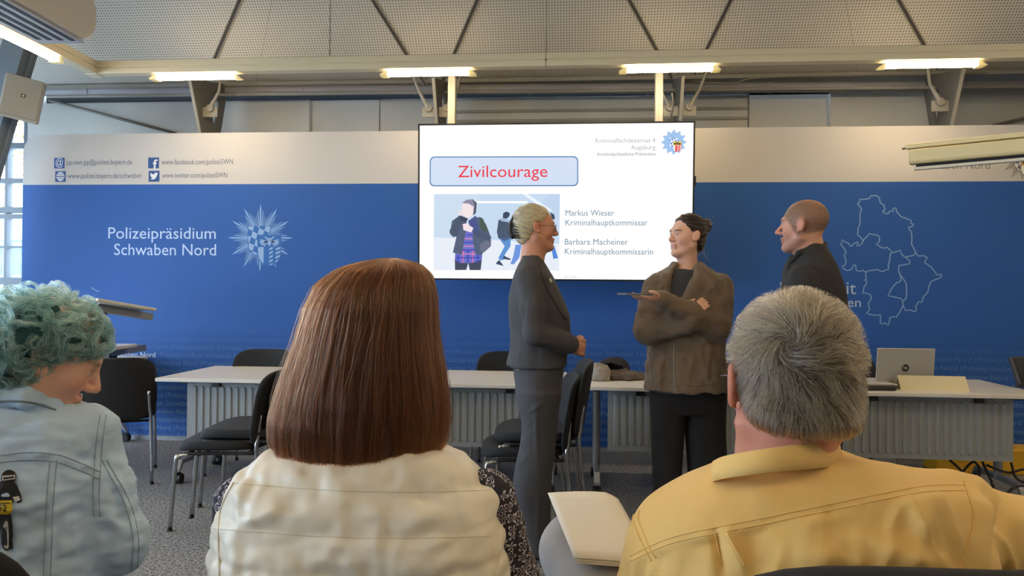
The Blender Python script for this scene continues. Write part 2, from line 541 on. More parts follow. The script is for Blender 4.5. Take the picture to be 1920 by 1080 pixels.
wall_grey = mat('wall_paint', '#bbbbb7', rough=.7, vary=(2.5, .04))
panel_grey = mat('wall_panel', '#c0c0bb', rough=.55, vary=(3, .05))
dark_gap = mat('dark_gap', '#23262e', rough=.8)
steel = mat('painted_steel', '#8f8d86', rough=.45, vary=(6, .05))
steel_dark = mat('dark_painted_steel', '#65625c', rough=.5, vary=(6, .06))
pipe_grey = mat('pipe_grey', '#96959b', rough=.4)
def px_x(px, py, Y): return float(onY(px, py, Y)[0])
def px_z(px, py, Y): return float(onY(px, py, Y)[2])

xw = px_x(52, 230, W0)
zc0 = px_z(700, 160, W0-.2)       # where the ceiling meets the wall
wb = MB().box2((xw, W0, 0), (XR, W0+.2, zc0+.3)).build('wall_back', wall_grey); tag(wb, kind='structure')
# cladding boards above the backdrop, as separate boards of the wall
zt = px_z(700, 189, W0)
edges = [70, 581, 712, 1403, 1556, 2060]
for i in range(5):
    yo = [.07, .03, .05, .02, .08][i]
    a, b = px_x(edges[i], 215, W0-yo)+.006, px_x(edges[i+1], 215, W0-yo)-.006
    o = MB().box2((a, W0-yo, .3), (b, W0-.001, zt-(.0 if i != 3 else -.06))).build('trim_%d' % (i+1), panel_grey)
    bevel(o, .003); tag(o, kind='structure')
# horizontal rails behind the screen
for i, y in enumerate((208, 226)):
    z = px_z(1040, y, W0-.05)
    o = MB().box2((px_x(858, 200, W0), W0-.075, z-.012), (px_x(1400, 200, W0), W0-.045, z+.012)).build('trim_%d' % (6+i), steel); tag(o, kind='structure')
o = MB().box2((px_x(90, 180, W0), W0-.02, zt), (XR, W0-.001, px_z(700, 172, W0))).build('trim_8', dark_gap); tag(o, kind='structure')  # dark strip standing in for the shaded recess above the boards
# edge beam under the ceiling
o = MB().box2((xw, W0-.30, px_z(700, 157, W0-.3)), (XR, W0-.05, px_z(700, 150, W0-.3))).build('trim_9', steel); tag(o, kind='structure')

# pipe and conduits
def pipe_thing(name, px0, py0, px1, py1, Y, r, m, label, cat):
    a, b = onY(px0, py0, Y), onY(px1, py1, Y)
    mb = MB().tube([a, b], r, 16)
    for t in np.linspace(.06, .94, 9): mb.tube([a+(b-a)*t-(.012, 0, 0), a+(b-a)*t+(.012, 0, 0)], r*1.12, 16)
    return tag(mb.build(name, m, sharp=40), label, cat)
pipe_thing('heating_pipe', 60, 171, 2050, 161, 6.72, .046, pipe_grey, 'thick grey pipe running along the wall just below the ceiling', 'pipe')
pipe_thing('conduit', 88, 181, 2050, 161, 6.5, .014, steel, 'thin pale tube running below the thick grey pipe across the bracket plates', 'conduit')
cb = MB(); pts = [onY(x, y, 6.6) for x, y in [(1296, 152), (1330, 155), (1380, 155), (1410, 147), (1520, 142), (1690, 139), (1850, 135)]]
cb.tube(smooth_path(pts, 5), .006, 8)
tag(cb.build('cable', mat('grey_cable', '#8f8a80', rough=.5), smooth=True), 'thin grey cable clipped above the pipe right of the screen', 'cable')

# ceiling: flat strip at the wall, then steep perforated panels rising into the room
def perf_mat():
    m = mat('perforated_panel', '#cbc7bd', rough=.75)
    N = m.node_tree.nodes; L = m.node_tree.links; b = N['Principled BSDF']
    uv = N.new('ShaderNodeUVMap'); uv.uv_map = 'UV'
    sc = N.new('ShaderNodeVectorMath'); sc.operation = 'SCALE'; sc.inputs['Scale'].default_value = 1/.0235; L.new(uv.outputs[0], sc.inputs[0])
    fr = N.new('ShaderNodeVectorMath'); fr.operation = 'FRACTION'; L.new(sc.outputs[0], fr.inputs[0])
    sb = N.new('ShaderNodeVectorMath'); sb.operation = 'SUBTRACT'; sb.inputs[1].default_value = (.5, .5, 0); L.new(fr.outputs[0], sb.inputs[0])
    ln = N.new('ShaderNodeVectorMath'); ln.operation = 'LENGTH'; L.new(sb.outputs[0], ln.inputs[0])
    r = N.new('ShaderNodeMapRange'); r.inputs[1].default_value = .20; r.inputs[2].default_value = .30; L.new(ln.outputs['Value'], r.inputs[0])
    mx = N.new('ShaderNodeMix'); mx.data_type = 'RGBA'; L.new(r.outputs[0], mx.inputs[0])
    mx.inputs[6].default_value = (*lin('#7a7670'), 1); mx.inputs[7].default_value = (*lin('#cbc7bd'), 1)
    L.new(mx.outputs[2], b.inputs['Base Color'])
    return m
Yc, Ys, Yt = W0-.12, 6.30, 4.35
ze = zc0+.10
SL = 1.0
def ceil_z(Y): return zc0+(Yc-Y)*(ze-zc0)/(Yc-Ys) if Y > Ys else ze+(Ys-Y)*SL
prof = [(Yc, zc0), (Ys, ze), (Yt, ceil_z(Yt)), (-4.2, ceil_z(Yt))]
cv, cf, cu = [], [], []
d = 0.0
for i, (y, z) in enumerate(prof):
    if i: d += math.hypot(y-prof[i-1][0], z-prof[i-1][1])
    for x in (XL-.2, XR+.2): cv.append((x, y, z)); cu.append((x, d))
cf = [(0, 1, 3, 2), (2, 3, 5, 4), (4, 5, 7, 6)]
n0 = len(cv)
ceil = mesh_obj('ceiling', cv, cf, [perf_mat(), steel, steel_dark])
uvl = ceil.data.uv_layers.new(name='UV')
for l in ceil.data.loops: uvl.data[l.index].uv = cu[l.vertex_index]
tag(ceil, kind='structure')
# joint strips between the panels (zigzag)
js = MB()
nslope = np.array([0, -1, -SL])/math.hypot(1, SL)
def on_slope(px, py):
    d = ray(px, py)                       # plane z = ze + (Ys - y)*SL
    t = (ze+(Ys-CAM[1])*SL-CAM[2])/(d[2]+SL*d[1]); return CAM+d*t
seams = [((450, 0), (405, 105)), ((700, 0), (765, 105)), ((895, 0), (850, 105)), ((1180, 0), (1233, 97)), ((1370, 0), (1325, 92)), ((1685, 0), (1733, 85))]
fine = [((510, 0), (490, 105)), ((1585, 0), (1601, 85)), ((55, 60), (85, 100))]
for k, (p, q) in enumerate(seams+fine):
    a, b = on_slope(*p), on_slope(*q); dd = b-a; a = a-dd*2.2; b = b+dd*.55
    t = (b-a)/np.linalg.norm(b-a); s_ = np.cross(t, nslope)
    if k < len(seams):
        for off, w, h, mi in ((0, .022, .002, 1), (-.016, .007, .010, 0), (.016, .007, .010, 0)):
            js.mi = mi
            c = (a+b)/2+s_*off+nslope*h/2
            js.box(c, (w, np.linalg.norm(b-a), h), np.stack([s_, t, nslope], 1))
    else:
        js.mi = 0; js.box((a+b)/2, (.004, np.linalg.norm(b-a), .002), np.stack([s_, t, nslope], 1))
tag(js.build('trim_10', [steel, mat('seam_dark', '#4c4a48', rough=.8)]), kind='structure')

# side and rear walls
o = MB().box2((XR, -4.2, 0), (XR+.2, W0+.2, 6.0)).build('wall_right', wall_grey); tag(o, kind='structure')
o = MB().box2((XL-.2, -4.4, 0), (XR+.2, -4.2, 6.0)).build('wall_rear', wall_grey); tag(o, kind='structure')
lw = MB().box2((XL-.2, -4.2, 0), (XL, W0+.2, .35)).box2((XL-.2, -4.2, 2.9), (XL, W0+.2, 6.0)).box2((XL-.2, -4.2, .35), (XL, -2.6, 2.9)).build('wall_left', wall_grey); tag(lw, kind='structure')
frame_m = mat('window_frame_paint', '#59636c', rough=.4)
glass_m = mat('window_glass', (1, 1, 1), rough=0.0, alpha=.12)
def window(name, lo, hi, axis, hz, vt, m=frame_m):
    """glazing: frame bars at the given heights and positions, one pane"""
    mb = MB(); lo = np.array(lo, float); hi = np.array(hi, float)
    for z, w in hz:
        a, b = lo.copy(), hi.copy(); a[2], b[2] = z-w/2, z+w/2; mb.box2(a, b)
    for t, w in vt:
        a, b = lo.copy(), hi.copy(); a[axis], b[axis] = t-w/2, t+w/2; a[1-axis] += .005; b[1-axis] -= .005; mb.box2(a, b)
    o = mb.build(name, m); tag(o, kind='structure')
    a, b = lo.copy(), hi.copy(); ot = 1-axis; c = (lo[ot]+hi[ot])/2; a[ot], b[ot] = c-.004, c+.004
    p = MB().box2(a, b).build('window_pane', glass_m, o)
    return o
window('window_1', (XL-.12, -2.6, .35), (XL-.04, W0+.1, 2.9), 1, [(.38, .08), (1.3, .06), (2.1, .06), (2.87, .06)], [(y, .07) for y in (-2.55, -.7, 1.2, 3.1, 5.0, 6.9)])
zz = lambda y: px_z(22, y, W0)
window('window_2', (XL, W0+.02, 0), (xw, W0+.10, zc0+.3), 0, [(zz(272), .055), (zz(338), .045), (zz(393), .055), (zz(405), .045), (zz(463), .02), (zz(527), .07), (zz(600), .05), (.05, .1)], [(XL+.04, .08), (xw-.03, .06), (xw-.24, .03)])

# leaning column at the left with the loudspeaker
a, b = at(36, 96, 6.05), at(-64, 430, 6.05)
cc = MB(); u = (b-a)/np.linalg.norm(b-a); e1 = np.cross(u, (0, 1, 0)); e1 /= np.linalg.norm(e1)
a2 = a-u*.35; b2 = b+u*((b[2])/(-u[2])-.01)
cc.box((a2+b2)/2, (.20, .16, np.linalg.norm(b2-a2)), np.stack([e1, np.cross(e1, u)*-1, u], 1))
cc.box((a2+b2)/2+e1*.0, (.26, .02, np.linalg.norm(b2-a2)), np.stack([e1, np.cross(e1, u)*-1, u], 1))
cl = cc.build('column', mat('column_paint', '#707b86', rough=.5)); bevel(cl, .004); tag(cl, kind='structure')

spk = empty('loudspeaker', tuple(at(41, 182, 5.9)), radians(36), 'pale grey wall loudspeaker tilted downward on the leaning column', 'loudspeaker')
sp_m = mat('speaker_grey', '#a6a49c', rough=.6); 
tl = roty(radians(10)) @ rotx(radians(10))
o = MB().box((0, .09, 0), (.27, .18, .335), tl).build('cabinet', sp_m, spk); bevel(o, .012, 3)
o = MB().box(tl @ np.array((0, -.008, 0)), (.25, .014, .315), tl).build('grille', mat('speaker_grille', '#9b9890', rough=.8, bump=(400, .4)), spk); bevel(o, .006)
o = MB().box(tl @ np.array((0.008, -.018, .012)), (.032, .006, .028), tl).build('badge', mat('badge_dark', '#3a352e', rough=.4), spk)
MB().box(tl @ np.array((0.008, -.022, .012)), (.015, .004, .012), tl).build('badge_mark', mat('badge_light', '#d6cbb2', rough=.4), o)
MB().box((-.03, .22, -.02), (.08, .10, .12)).build('wall_bracket', steel_dark, spk)

# steel fin plates of the facade columns, with their hole, flange and rod clevis
def fin(pxb, pyb, Yb, Yf, zt_f, zt_b, zb, yb_f, yb_b, label, side):
    X = px_x(pxb, pyb, Yb)
    root = empty('facade_bracket', (X, (Yb+Yf)/2, zb), 0, label, 'bracket', 'steel plates below the ceiling')
    y0 = (Yb+Yf)/2
    top = [(Yf, zt_f), (Yb, zt_b), (Yb, zt_b-.16)]; bot = [(yb_b, zb), (yb_f, zb)]
    outer = [(p[0]-y0, p[1]-zb) for p in top+bot]
    # teardrop hole
    hc = (yb_f*.35+Yb*.65-y0-.06, zt_b-.24-zb)
    hole = [(hc[0]+.075*cos(t)*(1 if sin(t) > 0 else (1+sin(t)*.9)), hc[1]+(.07 if sin(t) > 0 else .24)*sin(t)) for t in np.linspace(0, 2*pi, 28, endpoint=False)]
    bm = bmesh.new()
    ov = [bm.verts.new((0, p[0], p[1])) for p in outer]; hv = [bm.verts.new((0, p[0], p[1])) for p in hole]
    ed = [bm.edges.new((ov[i], ov[(i+1) % len(ov)])) for i in range(len(ov))]+[bm.edges.new((hv[i], hv[(i+1) % len(hv)])) for i in range(len(hv))]
    bmesh.ops.triangle_fill(bm, edges=ed, use_beauty=True)
    me = bpy.data.meshes.new('plate'); bm.to_mesh(me); bm.free()
    o = bpy.data.objects.new('plate', me); COL.objects.link(o); o.parent = root; me.materials.append(steel_dark)
    md = o.modifiers.new('thickness', 'SOLIDIFY'); md.thickness = .016; md.offset = 0
    a, b = np.array((0, top[0][0]-y0, top[0][1]-zb)), np.array((0, bot[1][0]-y0, 0))
    u = (b-a)/np.linalg.norm(b-a)
    MB().box((a+b)/2, (.026, .012, np.linalg.norm(b-a)), np.stack([(1, 0, 0), np.cross(u, (1, 0, 0)), u], 1)).build('flange', steel, root)
    for s in side:
        c = np.array((s*.07, Yf+.22-y0, zt_f-.20-zb))
        k = MB().box(c+(0, 0, -.03), (.14, .012, .09)).build('lug', steel, root); bevel(k, .01, 2)
        r = MB(); r.disc(c+(s*.01, -.02, .0), (0, 1, 0), .032, .02, 20)
        r.tube([c+(s*.01, -.02, 0), c+(s*.09, -.02, .14), c+(s*.17, -.12, .36)], [.020, .013, .010], 10)
        r.build('tie_rod', steel, root, sharp=40)
    return root
zg = px_z(390, 247, 6.5)-.12
fin(422, 170, 6.70, 6.06, px_z(352, 148, 6.06), px_z(422, 158, 6.7), zg, 6.27, 6.57, 'tapered steel plate with teardrop hole above the white band, nearest the loudspeaker', (1,))
fin(838, 170, 6.70, 6.06, px_z(806, 146, 6.06), px_z(838, 154, 6.7), zg, 6.27, 6.57, 'tapered steel plate behind the left end of the display screen', (-1, 1))
fin(1262, 170, 6.70, 6.06, px_z(1278, 142, 6.06), px_z(1262, 150, 6.7), zg, 6.27, 6.57, 'tapered steel plate behind the right end of the display screen', (-1, 1))
fin(1735, 165, 6.70, 6.06, px_z(1789, 130, 6.06), px_z(1735, 143, 6.7), zg, 6.27, 6.57, 'tapered steel plate above the white band, nearest the roll-up projection screen', (-1,))
# brace lines on the wall, left and right
for px0, py0, px1, py1 in ((92, 188, 330, 250), (1860, 236, 1990, 205)):
    a, b = onY(px0, py0, 6.82), onY(px1, py1, 6.82)
    tag(MB().tube([a, b], .014, 8).build('brace_rod', steel_dark, smooth=True), 'dark rod slanting down the wall behind the backdrop, at its '+('left end' if px0 < 900 else 'right end'), 'rod')

# ------------------------------------------------------------------ lighting rail and lamps
rail_m = mat('rail_beige', '#e6d9b8', rough=.4)
YR = 5.55
zr0 = px_z(1000, 127, YR); zr1 = px_z(1000, 102, YR); zm = (zr0*.55+zr1*.45)
xc = px_x(178, 118, YR)
rail = empty('lighting_rail', (xc, YR, zr0), 0, 'long beige lighting rail crossing below the ceiling with fluorescent lamps under it', 'lighting rail')
def rail_seg(A, B, name):
    A = np.array(A, float); B = np.array(B, float); L_ = np.linalg.norm(B-A); t = (B-A)/L_; s_ = np.array([-t[1], t[0], 0])
    R3 = np.stack([t, s_, (0, 0, 1)], 1); mb = MB(); c = (A+B)/2
    def at_(z): return np.array((c[0]-xc, c[1]-YR, z-zr0))
    mb.box(at_((zm+zr1)/2+.004), (L_, .085, zr1-zm-.008), R3); mb.box(at_((zm+zr0)/2-.002), (L_, .085, zm-zr0-.004), R3)
    mb.box(at_((zr0+zr1)/2), (L_-.01, .07, zr1-zr0-.01), R3)
    o = mb.build(name, rail_m, rail); bevel(o, .003); return o
aL = onZ(0, 52, zr0); dl = aL-np.array((xc, YR, zr0)); dl[2] = 0; dl /= np.linalg.norm(dl)
endL = np.array((xc, YR, 0))+dl*7.5
rail_seg((xc, YR, 0), (px_x(1024, 110, YR), YR, 0), 'rail_profile'); rail_seg((px_x(1024, 110, YR)+.004, YR, 0), (4.6, YR, 0), 'rail_profile')
rail_seg((xc, YR, 0), endL, 'rail_profile')
o = MB().box((0, 0, (zr1-zr0)/2), (.10, .10, zr1-zr0+.012)).build('corner_joint', rail_m, rail); bevel(o, .004)
# hangers up to the ceiling
for x in (px_x(1024, 110, YR), 4.0, -1.9): MB().tube([(x-xc, 0, zr1-zr0), (x-xc, .0, ceil_z(YR)-zr0)], .004, 6).build('hanger_wire', steel, rail)
for t in (1.6, 5.5):
    p = np.array((xc, YR))+dl[:2]*t; MB().tube([(p[0]-xc, p[1]-YR, zr1-zr0), (p[0]-xc, p[1]-YR, ceil_z(max(p[1], Yt))-zr0)], .004, 6).build('hanger_wire', steel, rail)

tube_m = mat('lamp_tube', LAMP_COLOR, emit=LAMP_STRENGTH)
acr_m = mat('lamp_acrylic', '#eae6c6', rough=.3, trans=.3)
body_m = mat('lamp_body', '#d8cba6', rough=.4)
def lamp(c, ang, label, group='fluorescent lamps along the rail'):
    root = empty('fluorescent_lamp', tuple(c), ang, label, 'lamp', group)
    L_ = .70
    o = MB().box((0, 0, -.009), (L_*.8, .05, .018)).build('lamp_body', body_m, root)
    t = MB(); half = [(-.030, -.018), (-.036, -.028), (-.030, -.042), (-.012, -.047), (.012, -.047), (.030, -.042), (.036, -.028), (.030, -.018)]
    o = t.prism(half, -L_*.44, L_*.44, 'x').build('lamp_tube', tube_m, root)
    for sx in (-1, 1): MB().prism([(sx*L_*.44, -.018), (sx*L_*.47, -.018), (sx*L_*.525, -.046), (sx*L_*.50, -.050), (sx*L_*.44, -.049)], -.040, .040, 'y').build('end_cap', acr_m, root)
    return root
lx = [px_x(p, q, YR) for p, q in ((368, 135), (803, 134), (1255, 128), (1745, 116))]
ll = ['fluorescent lamp on the rail above the backdrop addresses, leftmost of the row across the room',
      'fluorescent lamp on the rail above the left half of the display screen',
      'fluorescent lamp on the rail above the right end of the display screen',
      'fluorescent lamp on the rail above the map outline, rightmost of the row across the room']
for x, l in zip(lx, ll): lamp((x, YR, zr0), 0, l)
angL = math.atan2(dl[1], dl[0])
pl = onZ(50, 84, zr0-.03)
t0 = float(np.dot(np.array((pl[0]-xc, pl[1]-YR)), dl[:2]))
for k in range(4):
    p = np.array((xc, YR))+dl[:2]*(t0+1.87*k)
    lamp((p[0], p[1], zr0), angL, 'fluorescent lamp on the side rail beside the air conditioner' if k == 0 else 'fluorescent lamp on the side rail, out of view behind the camera')
# unseen rails along the right side and across the audience, lamps added for room light
rail_seg((4.6, YR-.045, 0), (4.6, -1.6, 0), 'rail_profile')
for k in range(4): lamp((4.6, YR-.9-1.87*k, zr0), pi/2, 'added fluorescent lamp on the right side rail, out of view')
rail_seg((endL[0]+.3, -.9, 0), (4.55, -.9, 0), 'rail_profile')
for k in range(5): lamp((-2.9+1.6*k, -.9, zr0), 0, 'added fluorescent lamp on the rail above the audience, out of view')
pR = (np.array((xc, YR))+dl[:2]*((2.2-YR)/dl[1]))
rail_seg((pR[0]+.06, 2.2, 0), (4.55, 2.2, 0), 'rail_profile')  # extra unseen row, added to brighten the ceiling, upper wall and front rail
for k in range(5): lamp((-2.9+1.6*k, 2.2, zr0), 0, 'added fluorescent lamp on the extra rail just above the camera view, out of view')

# ------------------------------------------------------------------ air conditioner
pe = at(176, 88, 4.55)
ac = empty('air_conditioner', (pe[0], pe[1], pe[2]), angL-pi, 'beige ceiling air conditioner with dark slotted underside in the upper left corner', 'air conditioner')
ac_m = mat('aircon_beige', '#cbc5ba', rough=.45); ac_w = mat('aircon_white', '#c9c6c4', rough=.4)
H = .34; prf = [(0-.16+.16*sin(t), .17-.17*cos(t)) for t in np.linspace(0, pi, 16)]
prf = [(-1.9, 0)]+prf+[(-1.9, H)]
# local x along the unit (far end at 0), local y across
o = MB().prism(prf, -.02, .30, 'y').build('casing', ac_m, ac); bevel(o, .012, 3, 50)
g = MB().box2((-1.88, .0, -.012), (-.09, .27, .001)).build('outlet_panel', ac_w, ac); bevel(g, .006)
for y in (.035, .10, .165, .225): MB().box2((-1.8, y-.014, -.0145), (-.15-.1*abs(y-.03), y+.014, -.0115)).build('slot', mat('aircon_slot', '#1d1712', rough=.6), g)
MB().box2((-.62, .232, -.017), (-.59, .262, -.0115)).build('sensor', mat('aircon_sensor', '#55504b', rough=.4), g)
for x in (-1.5, -.4): MB().tube([(x, .14, H), (x, .14, ceil_z(max(Yt, pe[1]+x))-pe[2]-.0)], .006, 6).build('hanger_rod', steel, ac)

# ------------------------------------------------------------------ outside
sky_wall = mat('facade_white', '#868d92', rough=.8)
bl = empty('building', (-13.0, 17.0, 0), 0, 'pale office building with rows of windows seen through the glazing at the left edge', 'building')
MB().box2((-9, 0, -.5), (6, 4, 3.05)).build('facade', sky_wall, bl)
wm = mat('far_window', '#41566a', rough=.1); 
for i in range(12):
    for j, zb in enumerate((.2, 1.55)):
        o = MB().box2((-8.6+i*1.2, -.06, zb), (-7.55+i*1.2, .01, zb+.75)).build('window_frame', mat('far_frame', '#6f7b84', rough=.5), bl)
        MB().box2((-8.55+i*1.2, -.075, zb+.05), (-8.1+i*1.2, -.055, zb+.7)).box2((-8.05+i*1.2, -.075, zb+.05), (-7.6+i*1.2, -.055, zb+.7)).build('window_pane', wm, o)
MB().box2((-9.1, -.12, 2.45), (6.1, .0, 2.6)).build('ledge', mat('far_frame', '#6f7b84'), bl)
tr = empty('tree', (-13.6, 15.0, 0), 0, 'tree with yellow autumn leaves outside the glazing at the left edge', 'tree')
MB().tube([(0, 0, -.5), (.1, 0, 2), (.15, 0, 4.5)], [.16, .12, .05], 10).build('trunk', mat('bark', '#5b5044', rough=.9), tr, smooth=True)
V, Fc = [], []
n = 5200; P = rng.normal(size=(n, 3))*(1.15, .9, .85)+(.1, 0, 5.1)
for p in P:
    a = rng.normal(size=3); a /= np.linalg.norm(a); b = np.cross(a, rng.normal(size=3)); b /= np.linalg.norm(b); s_ = rng.uniform(.03, .06)
    k = len(V); V += [p-a*s_, p-b*s_*.6, p+a*s_, p+b*s_*.6]; Fc.append((k, k+1, k+2, k+3))
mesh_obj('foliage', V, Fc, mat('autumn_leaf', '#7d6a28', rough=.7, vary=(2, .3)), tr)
o = MB().box2((-30, W0+.2, -.6), (XL-.2, 40, -.5)).box2((-30, -8, -.6), (XL-.2, W0+.2, -.5)).build('ground', mat('paving', '#b5b5b2', rough=.9)); tag(o, kind='structure')

# ------------------------------------------------------------------ police star emblem (flat print), drawn in pieces of one mesh
def emblem(mb, cx, cz, R, Y, ray_col, dark, light, red=None, gold=None, white=None, k=0.0, rays=True):
    """star of long and short rays, lozenge shield behind, quartered shield in front; R is the long ray"""
    def pt(x, z, lay): return (cx+x*R, Y-.00022*lay, cz+z*R)
    if rays:
        for i in range(12):
            for off, ln, w, b in ((0, 1, .045, .22), (-.105, .84, .024, .2), (.105, .84, .024, .2), (-.19, .72, .016, .2), (.19, .72, .016, .2), (-.245, .66, .012, .2), (.245, .66, .012, .2)):
                a = pi/2+i*pi/6+off*.95
                ln2 = ln*(1-.0*abs(off)); c, s_ = cos(a), sin(a)
                mb.col = lin(ray_col) if abs(off) < .15 else tuple(np.array(lin(ray_col))*.72+np.array(lin(dark))*.28)
                mb.poly([pt(b*c+w*.5*s_, b*s_-w*.5*c, 1), pt(.85*ln2*c+w*.62*s_, .85*ln2*s_-w*.62*c, 1), pt(ln2*c, ln2*s_, 1),
                         pt(.85*ln2*c-w*.62*s_, .85*ln2*s_+w*.62*c, 1), pt(b*c-w*.5*s_, b*s_+w*.5*c, 1)])
    def shield(x0, x1, zt, zb, n=12):
        w = (x1-x0)/2; cx_ = (x0+x1)/2; r = w*1.05; zs = zb+r
        return [(x0, zt), (x1, zt)]+[(cx_+w*cos(t), zs-r*sin(t)) for t in np.linspace(0, pi, n)]
    A = shield(-.36, .30, .34, -.52); mb.col = lin(dark); mb.poly([pt(p[0]*1.06, p[1]*1.04, 2) for p in A])
    mb.col = lin(white or light); mb.poly([pt(*p, 3) for p in A])
    def clipped(poly, quad):
        # convex clip of quad by polygon `poly` (clockwise or not)
        out = [np.array(q) for q in quad]; P = [np.array(p) for p in poly]
        ar = sum(P[i][0]*P[(i+1) % len(P)][1]-P[(i+1) % len(P)][0]*P[i][1] for i in range(len(P)))
        if ar < 0: P = P[::-1]
        for i in range(len(P)):
            a, b = P[i], P[(i+1) % len(P)]; e = b-a; res = []
            for j in range(len(out)):
                p, q = out[j], out[(j+1) % len(out)]
                dp = e[0]*(p[1]-a[1])-e[1]*(p[0]-a[0]); dq = e[0]*(q[1]-a[1])-e[1]*(q[0]-a[0])
                if dp >= 0: res.append(p)
                if (dp >= 0) != (dq >= 0): res.append(p+(q-p)*dp/(dp-dq))
            out = res
            if len(out) < 3: return []
        return out
    mb.col = lin(dark)
    for i in range(-5, 6):
        for j in range(-5, 6):
            if (i+j) % 2: continue
            u, v = np.array((.15, -.075)), np.array((.05, .17)); o_ = i*u+j*v+(-.03, .0)
            q = [o_-u/2-v/2, o_+u/2-v/2, o_+u/2+v/2, o_-u/2+v/2]
            c = clipped(A, q)
            if c: mb.poly([pt(*p, 4) for p in c])
    B = shield(-.06, .62, .07, -.80); mb.col = lin(dark); mb.poly([pt(.28+(p[0]-.28)*1.07, -.35+(p[1]+.35)*1.05, 5) for p in B])
    mb.col = lin(gold or dark); mb.poly([pt(*p, 6) for p in clipped(B, [(-.1, .07), (.7, .07), (.7, -.27), (-.1, -.27)])])
    # double-headed bird: body, two necks, feathered wings
    mb.col = lin(light if not gold else '#3b3024')
    mb.poly([pt(.24, .0, 7), pt(.32, .0, 7), pt(.34, -.16, 7), pt(.28, -.25, 7), pt(.22, -.16, 7)])
    for s_ in (-1, 1):
        mb.poly([pt(.28+s_*.02, -.06, 7), pt(.28+s_*.10, .04, 7), pt(.28+s_*.17, .03, 7), pt(.28+s_*.11, .0, 7), pt(.28+s_*.07, -.08, 7)])
        for q in range(5):
            a = .35-q*.33; c, z = cos(a)*s_, sin(a)
            mb.poly([pt(.28+s_*.06, -.10, 7), pt(.28+c*.30, -.10+z*.17+.01, 7), pt(.28+c*.28, -.10+z*.17-.035, 7), pt(.28+s_*.06, -.13, 7)])
    nq = [(light if not red else '#f3eee6'), (red or dark), (light if not red else '#f3eee6'), (red or dark), (light if not red else '#f3eee6')]
    for i in range(5):
        x0, x1 = -.06+.68*[0, .25, .5, .66, .78][i], -.06+.68*[.25, .5, .66, .78, 1][i]
        mb.col = lin(nq[i]); c = clipped(B, [(x0, -.27), (x1, -.27), (x1, -.9), (x0, -.9)])
        if c: mb.poly([pt(*p, 7) for p in c])
        if i in (2, 4):
            mb.col = lin(red or dark)
            for j in range(6):
                z = -.25-j*.12
                c = clipped(B, [(x0, z), (x1, z+.06), (x1, z), (x0, z-.06)])
                if c: mb.poly([pt(*p, 8) for p in c])

# ------------------------------------------------------------------ exhibition backdrop
YB = 6.17
bx0 = px_x(42, 400, YB); bx1 = 4.9; zt_ = px_z(700, 246, YB); zb_ = px_z(900, 343.5, YB)
bd = empty('exhibition_backdrop', ((bx0+bx1)/2, YB, 0), 0, 'wide blue and white printed exhibition wall with lettering behind the tables', 'backdrop')
ox = (bx0+bx1)/2
def bl_build(mb, name, m, parent=bd, cols=True):
    mb.V = [(v[0]-ox, v[1]-YB, v[2]) for v in mb.V]
    return mb.build(name, m, parent, cols=cols)
rr = .16
top = [(bx0+rr-rr*cos(t), zt_-rr+rr*sin(t)) for t in np.linspace(0, pi/2, 12)]
bl_build(MB().prism([(bx0, zb_)]+top+[(bx1, zt_), (bx1, zb_)], YB, YB+.05), 'white_band', mat('backdrop_white', '#c6c2be', rough=.75))
blue_m = mat('backdrop_blue', '#19539f', rough=.65)
bl_build(MB().box2((bx0, YB, .035), (bx1, YB+.05, zb_)), 'blue_panel', blue_m)
bl_build(MB().box2((bx0, YB-.02, 0), (bx1, YB+.08, .035)), 'base_strip', mat('alu_strip', '#aeb2b8', rough=.35, metal=.6))
print_m = mat('print', (1, 1, 1), rough=.7, attr='Col')
e = .0008
m1 = MB()
for s_, a, b, y in (('pp-swn.pp@polizei.bayern.de', 125.5, 248, 308.5), ('www.polizei.bayern.de/schwaben', 127, 265.5, 334),
                    ('www.facebook.com/polizeiSWN', 303, 437, 308), ('www.twitter.com/polizeiSWN', 304, 426.5, 333)):
    text_px(m1, s_, a, b, y, 9.6, YB, '#5c6680', off=e)
bl_build(m1, 'address_lettering', print_m)
def sq(px, py, w, col='#2a4f8a'):
    mb = MB(); a = onY(px-w/2, py+w/2, YB); b = onY(px+w/2, py-w/2, YB); mb.col = lin(col)
    mb.poly([(a[0], YB-e, a[2]), (b[0], YB-e, a[2]), (b[0], YB-e, b[2]), (a[0], YB-e, b[2])])
    return mb, (a+b)/2, (b[0]-a[0])/2
wc = '#dfe2ea'
q, c, h = sq(111.5, 306, 20); text_on(q, '@', c[0]-h*.72, c[0]+h*.72, c[2]-h*.42, h*1.25, YB-e*2, wc); bl_build(q, 'mail_icon', print_m)
q, c, h = sq(113.5, 331, 20); q.col = lin(wc); q.poly([(c[0]+.8*h*cos(t), YB-2*e, c[2]+.8*h*sin(t)) for t in np.linspace(0, 2*pi, 24, endpoint=False)])
q.col = lin('#2a4f8a')
for z in (-.42, 0, .42): q.poly([(c[0]-.85*h, YB-3*e, c[2]+(z-.05)*h), (c[0]+.85*h, YB-3*e, c[2]+(z-.05)*h), (c[0]+.85*h, YB-3*e, c[2]+(z+.05)*h), (c[0]-.85*h, YB-3*e, c[2]+(z+.05)*h)])
for i in range(3): text_on(q, 'w', c[0]+(-.75+.5*i)*h, c[0]+(-.28+.5*i)*h, c[2]-.17*h, .5*h, YB-4*e, '#2a4f8a')
bl_build(q, 'globe_icon', print_m)
q, c, h = sq(288, 305.5, 20.5); text_on(q, 'f', c[0]-.1*h, c[0]+.72*h, c[2]-h, h*1.6, YB-e*2, wc, .02); bl_build(q, 'letter_icon', print_m)
q, c, h = sq(289, 330.5, 20.5); q.col = lin(wc)
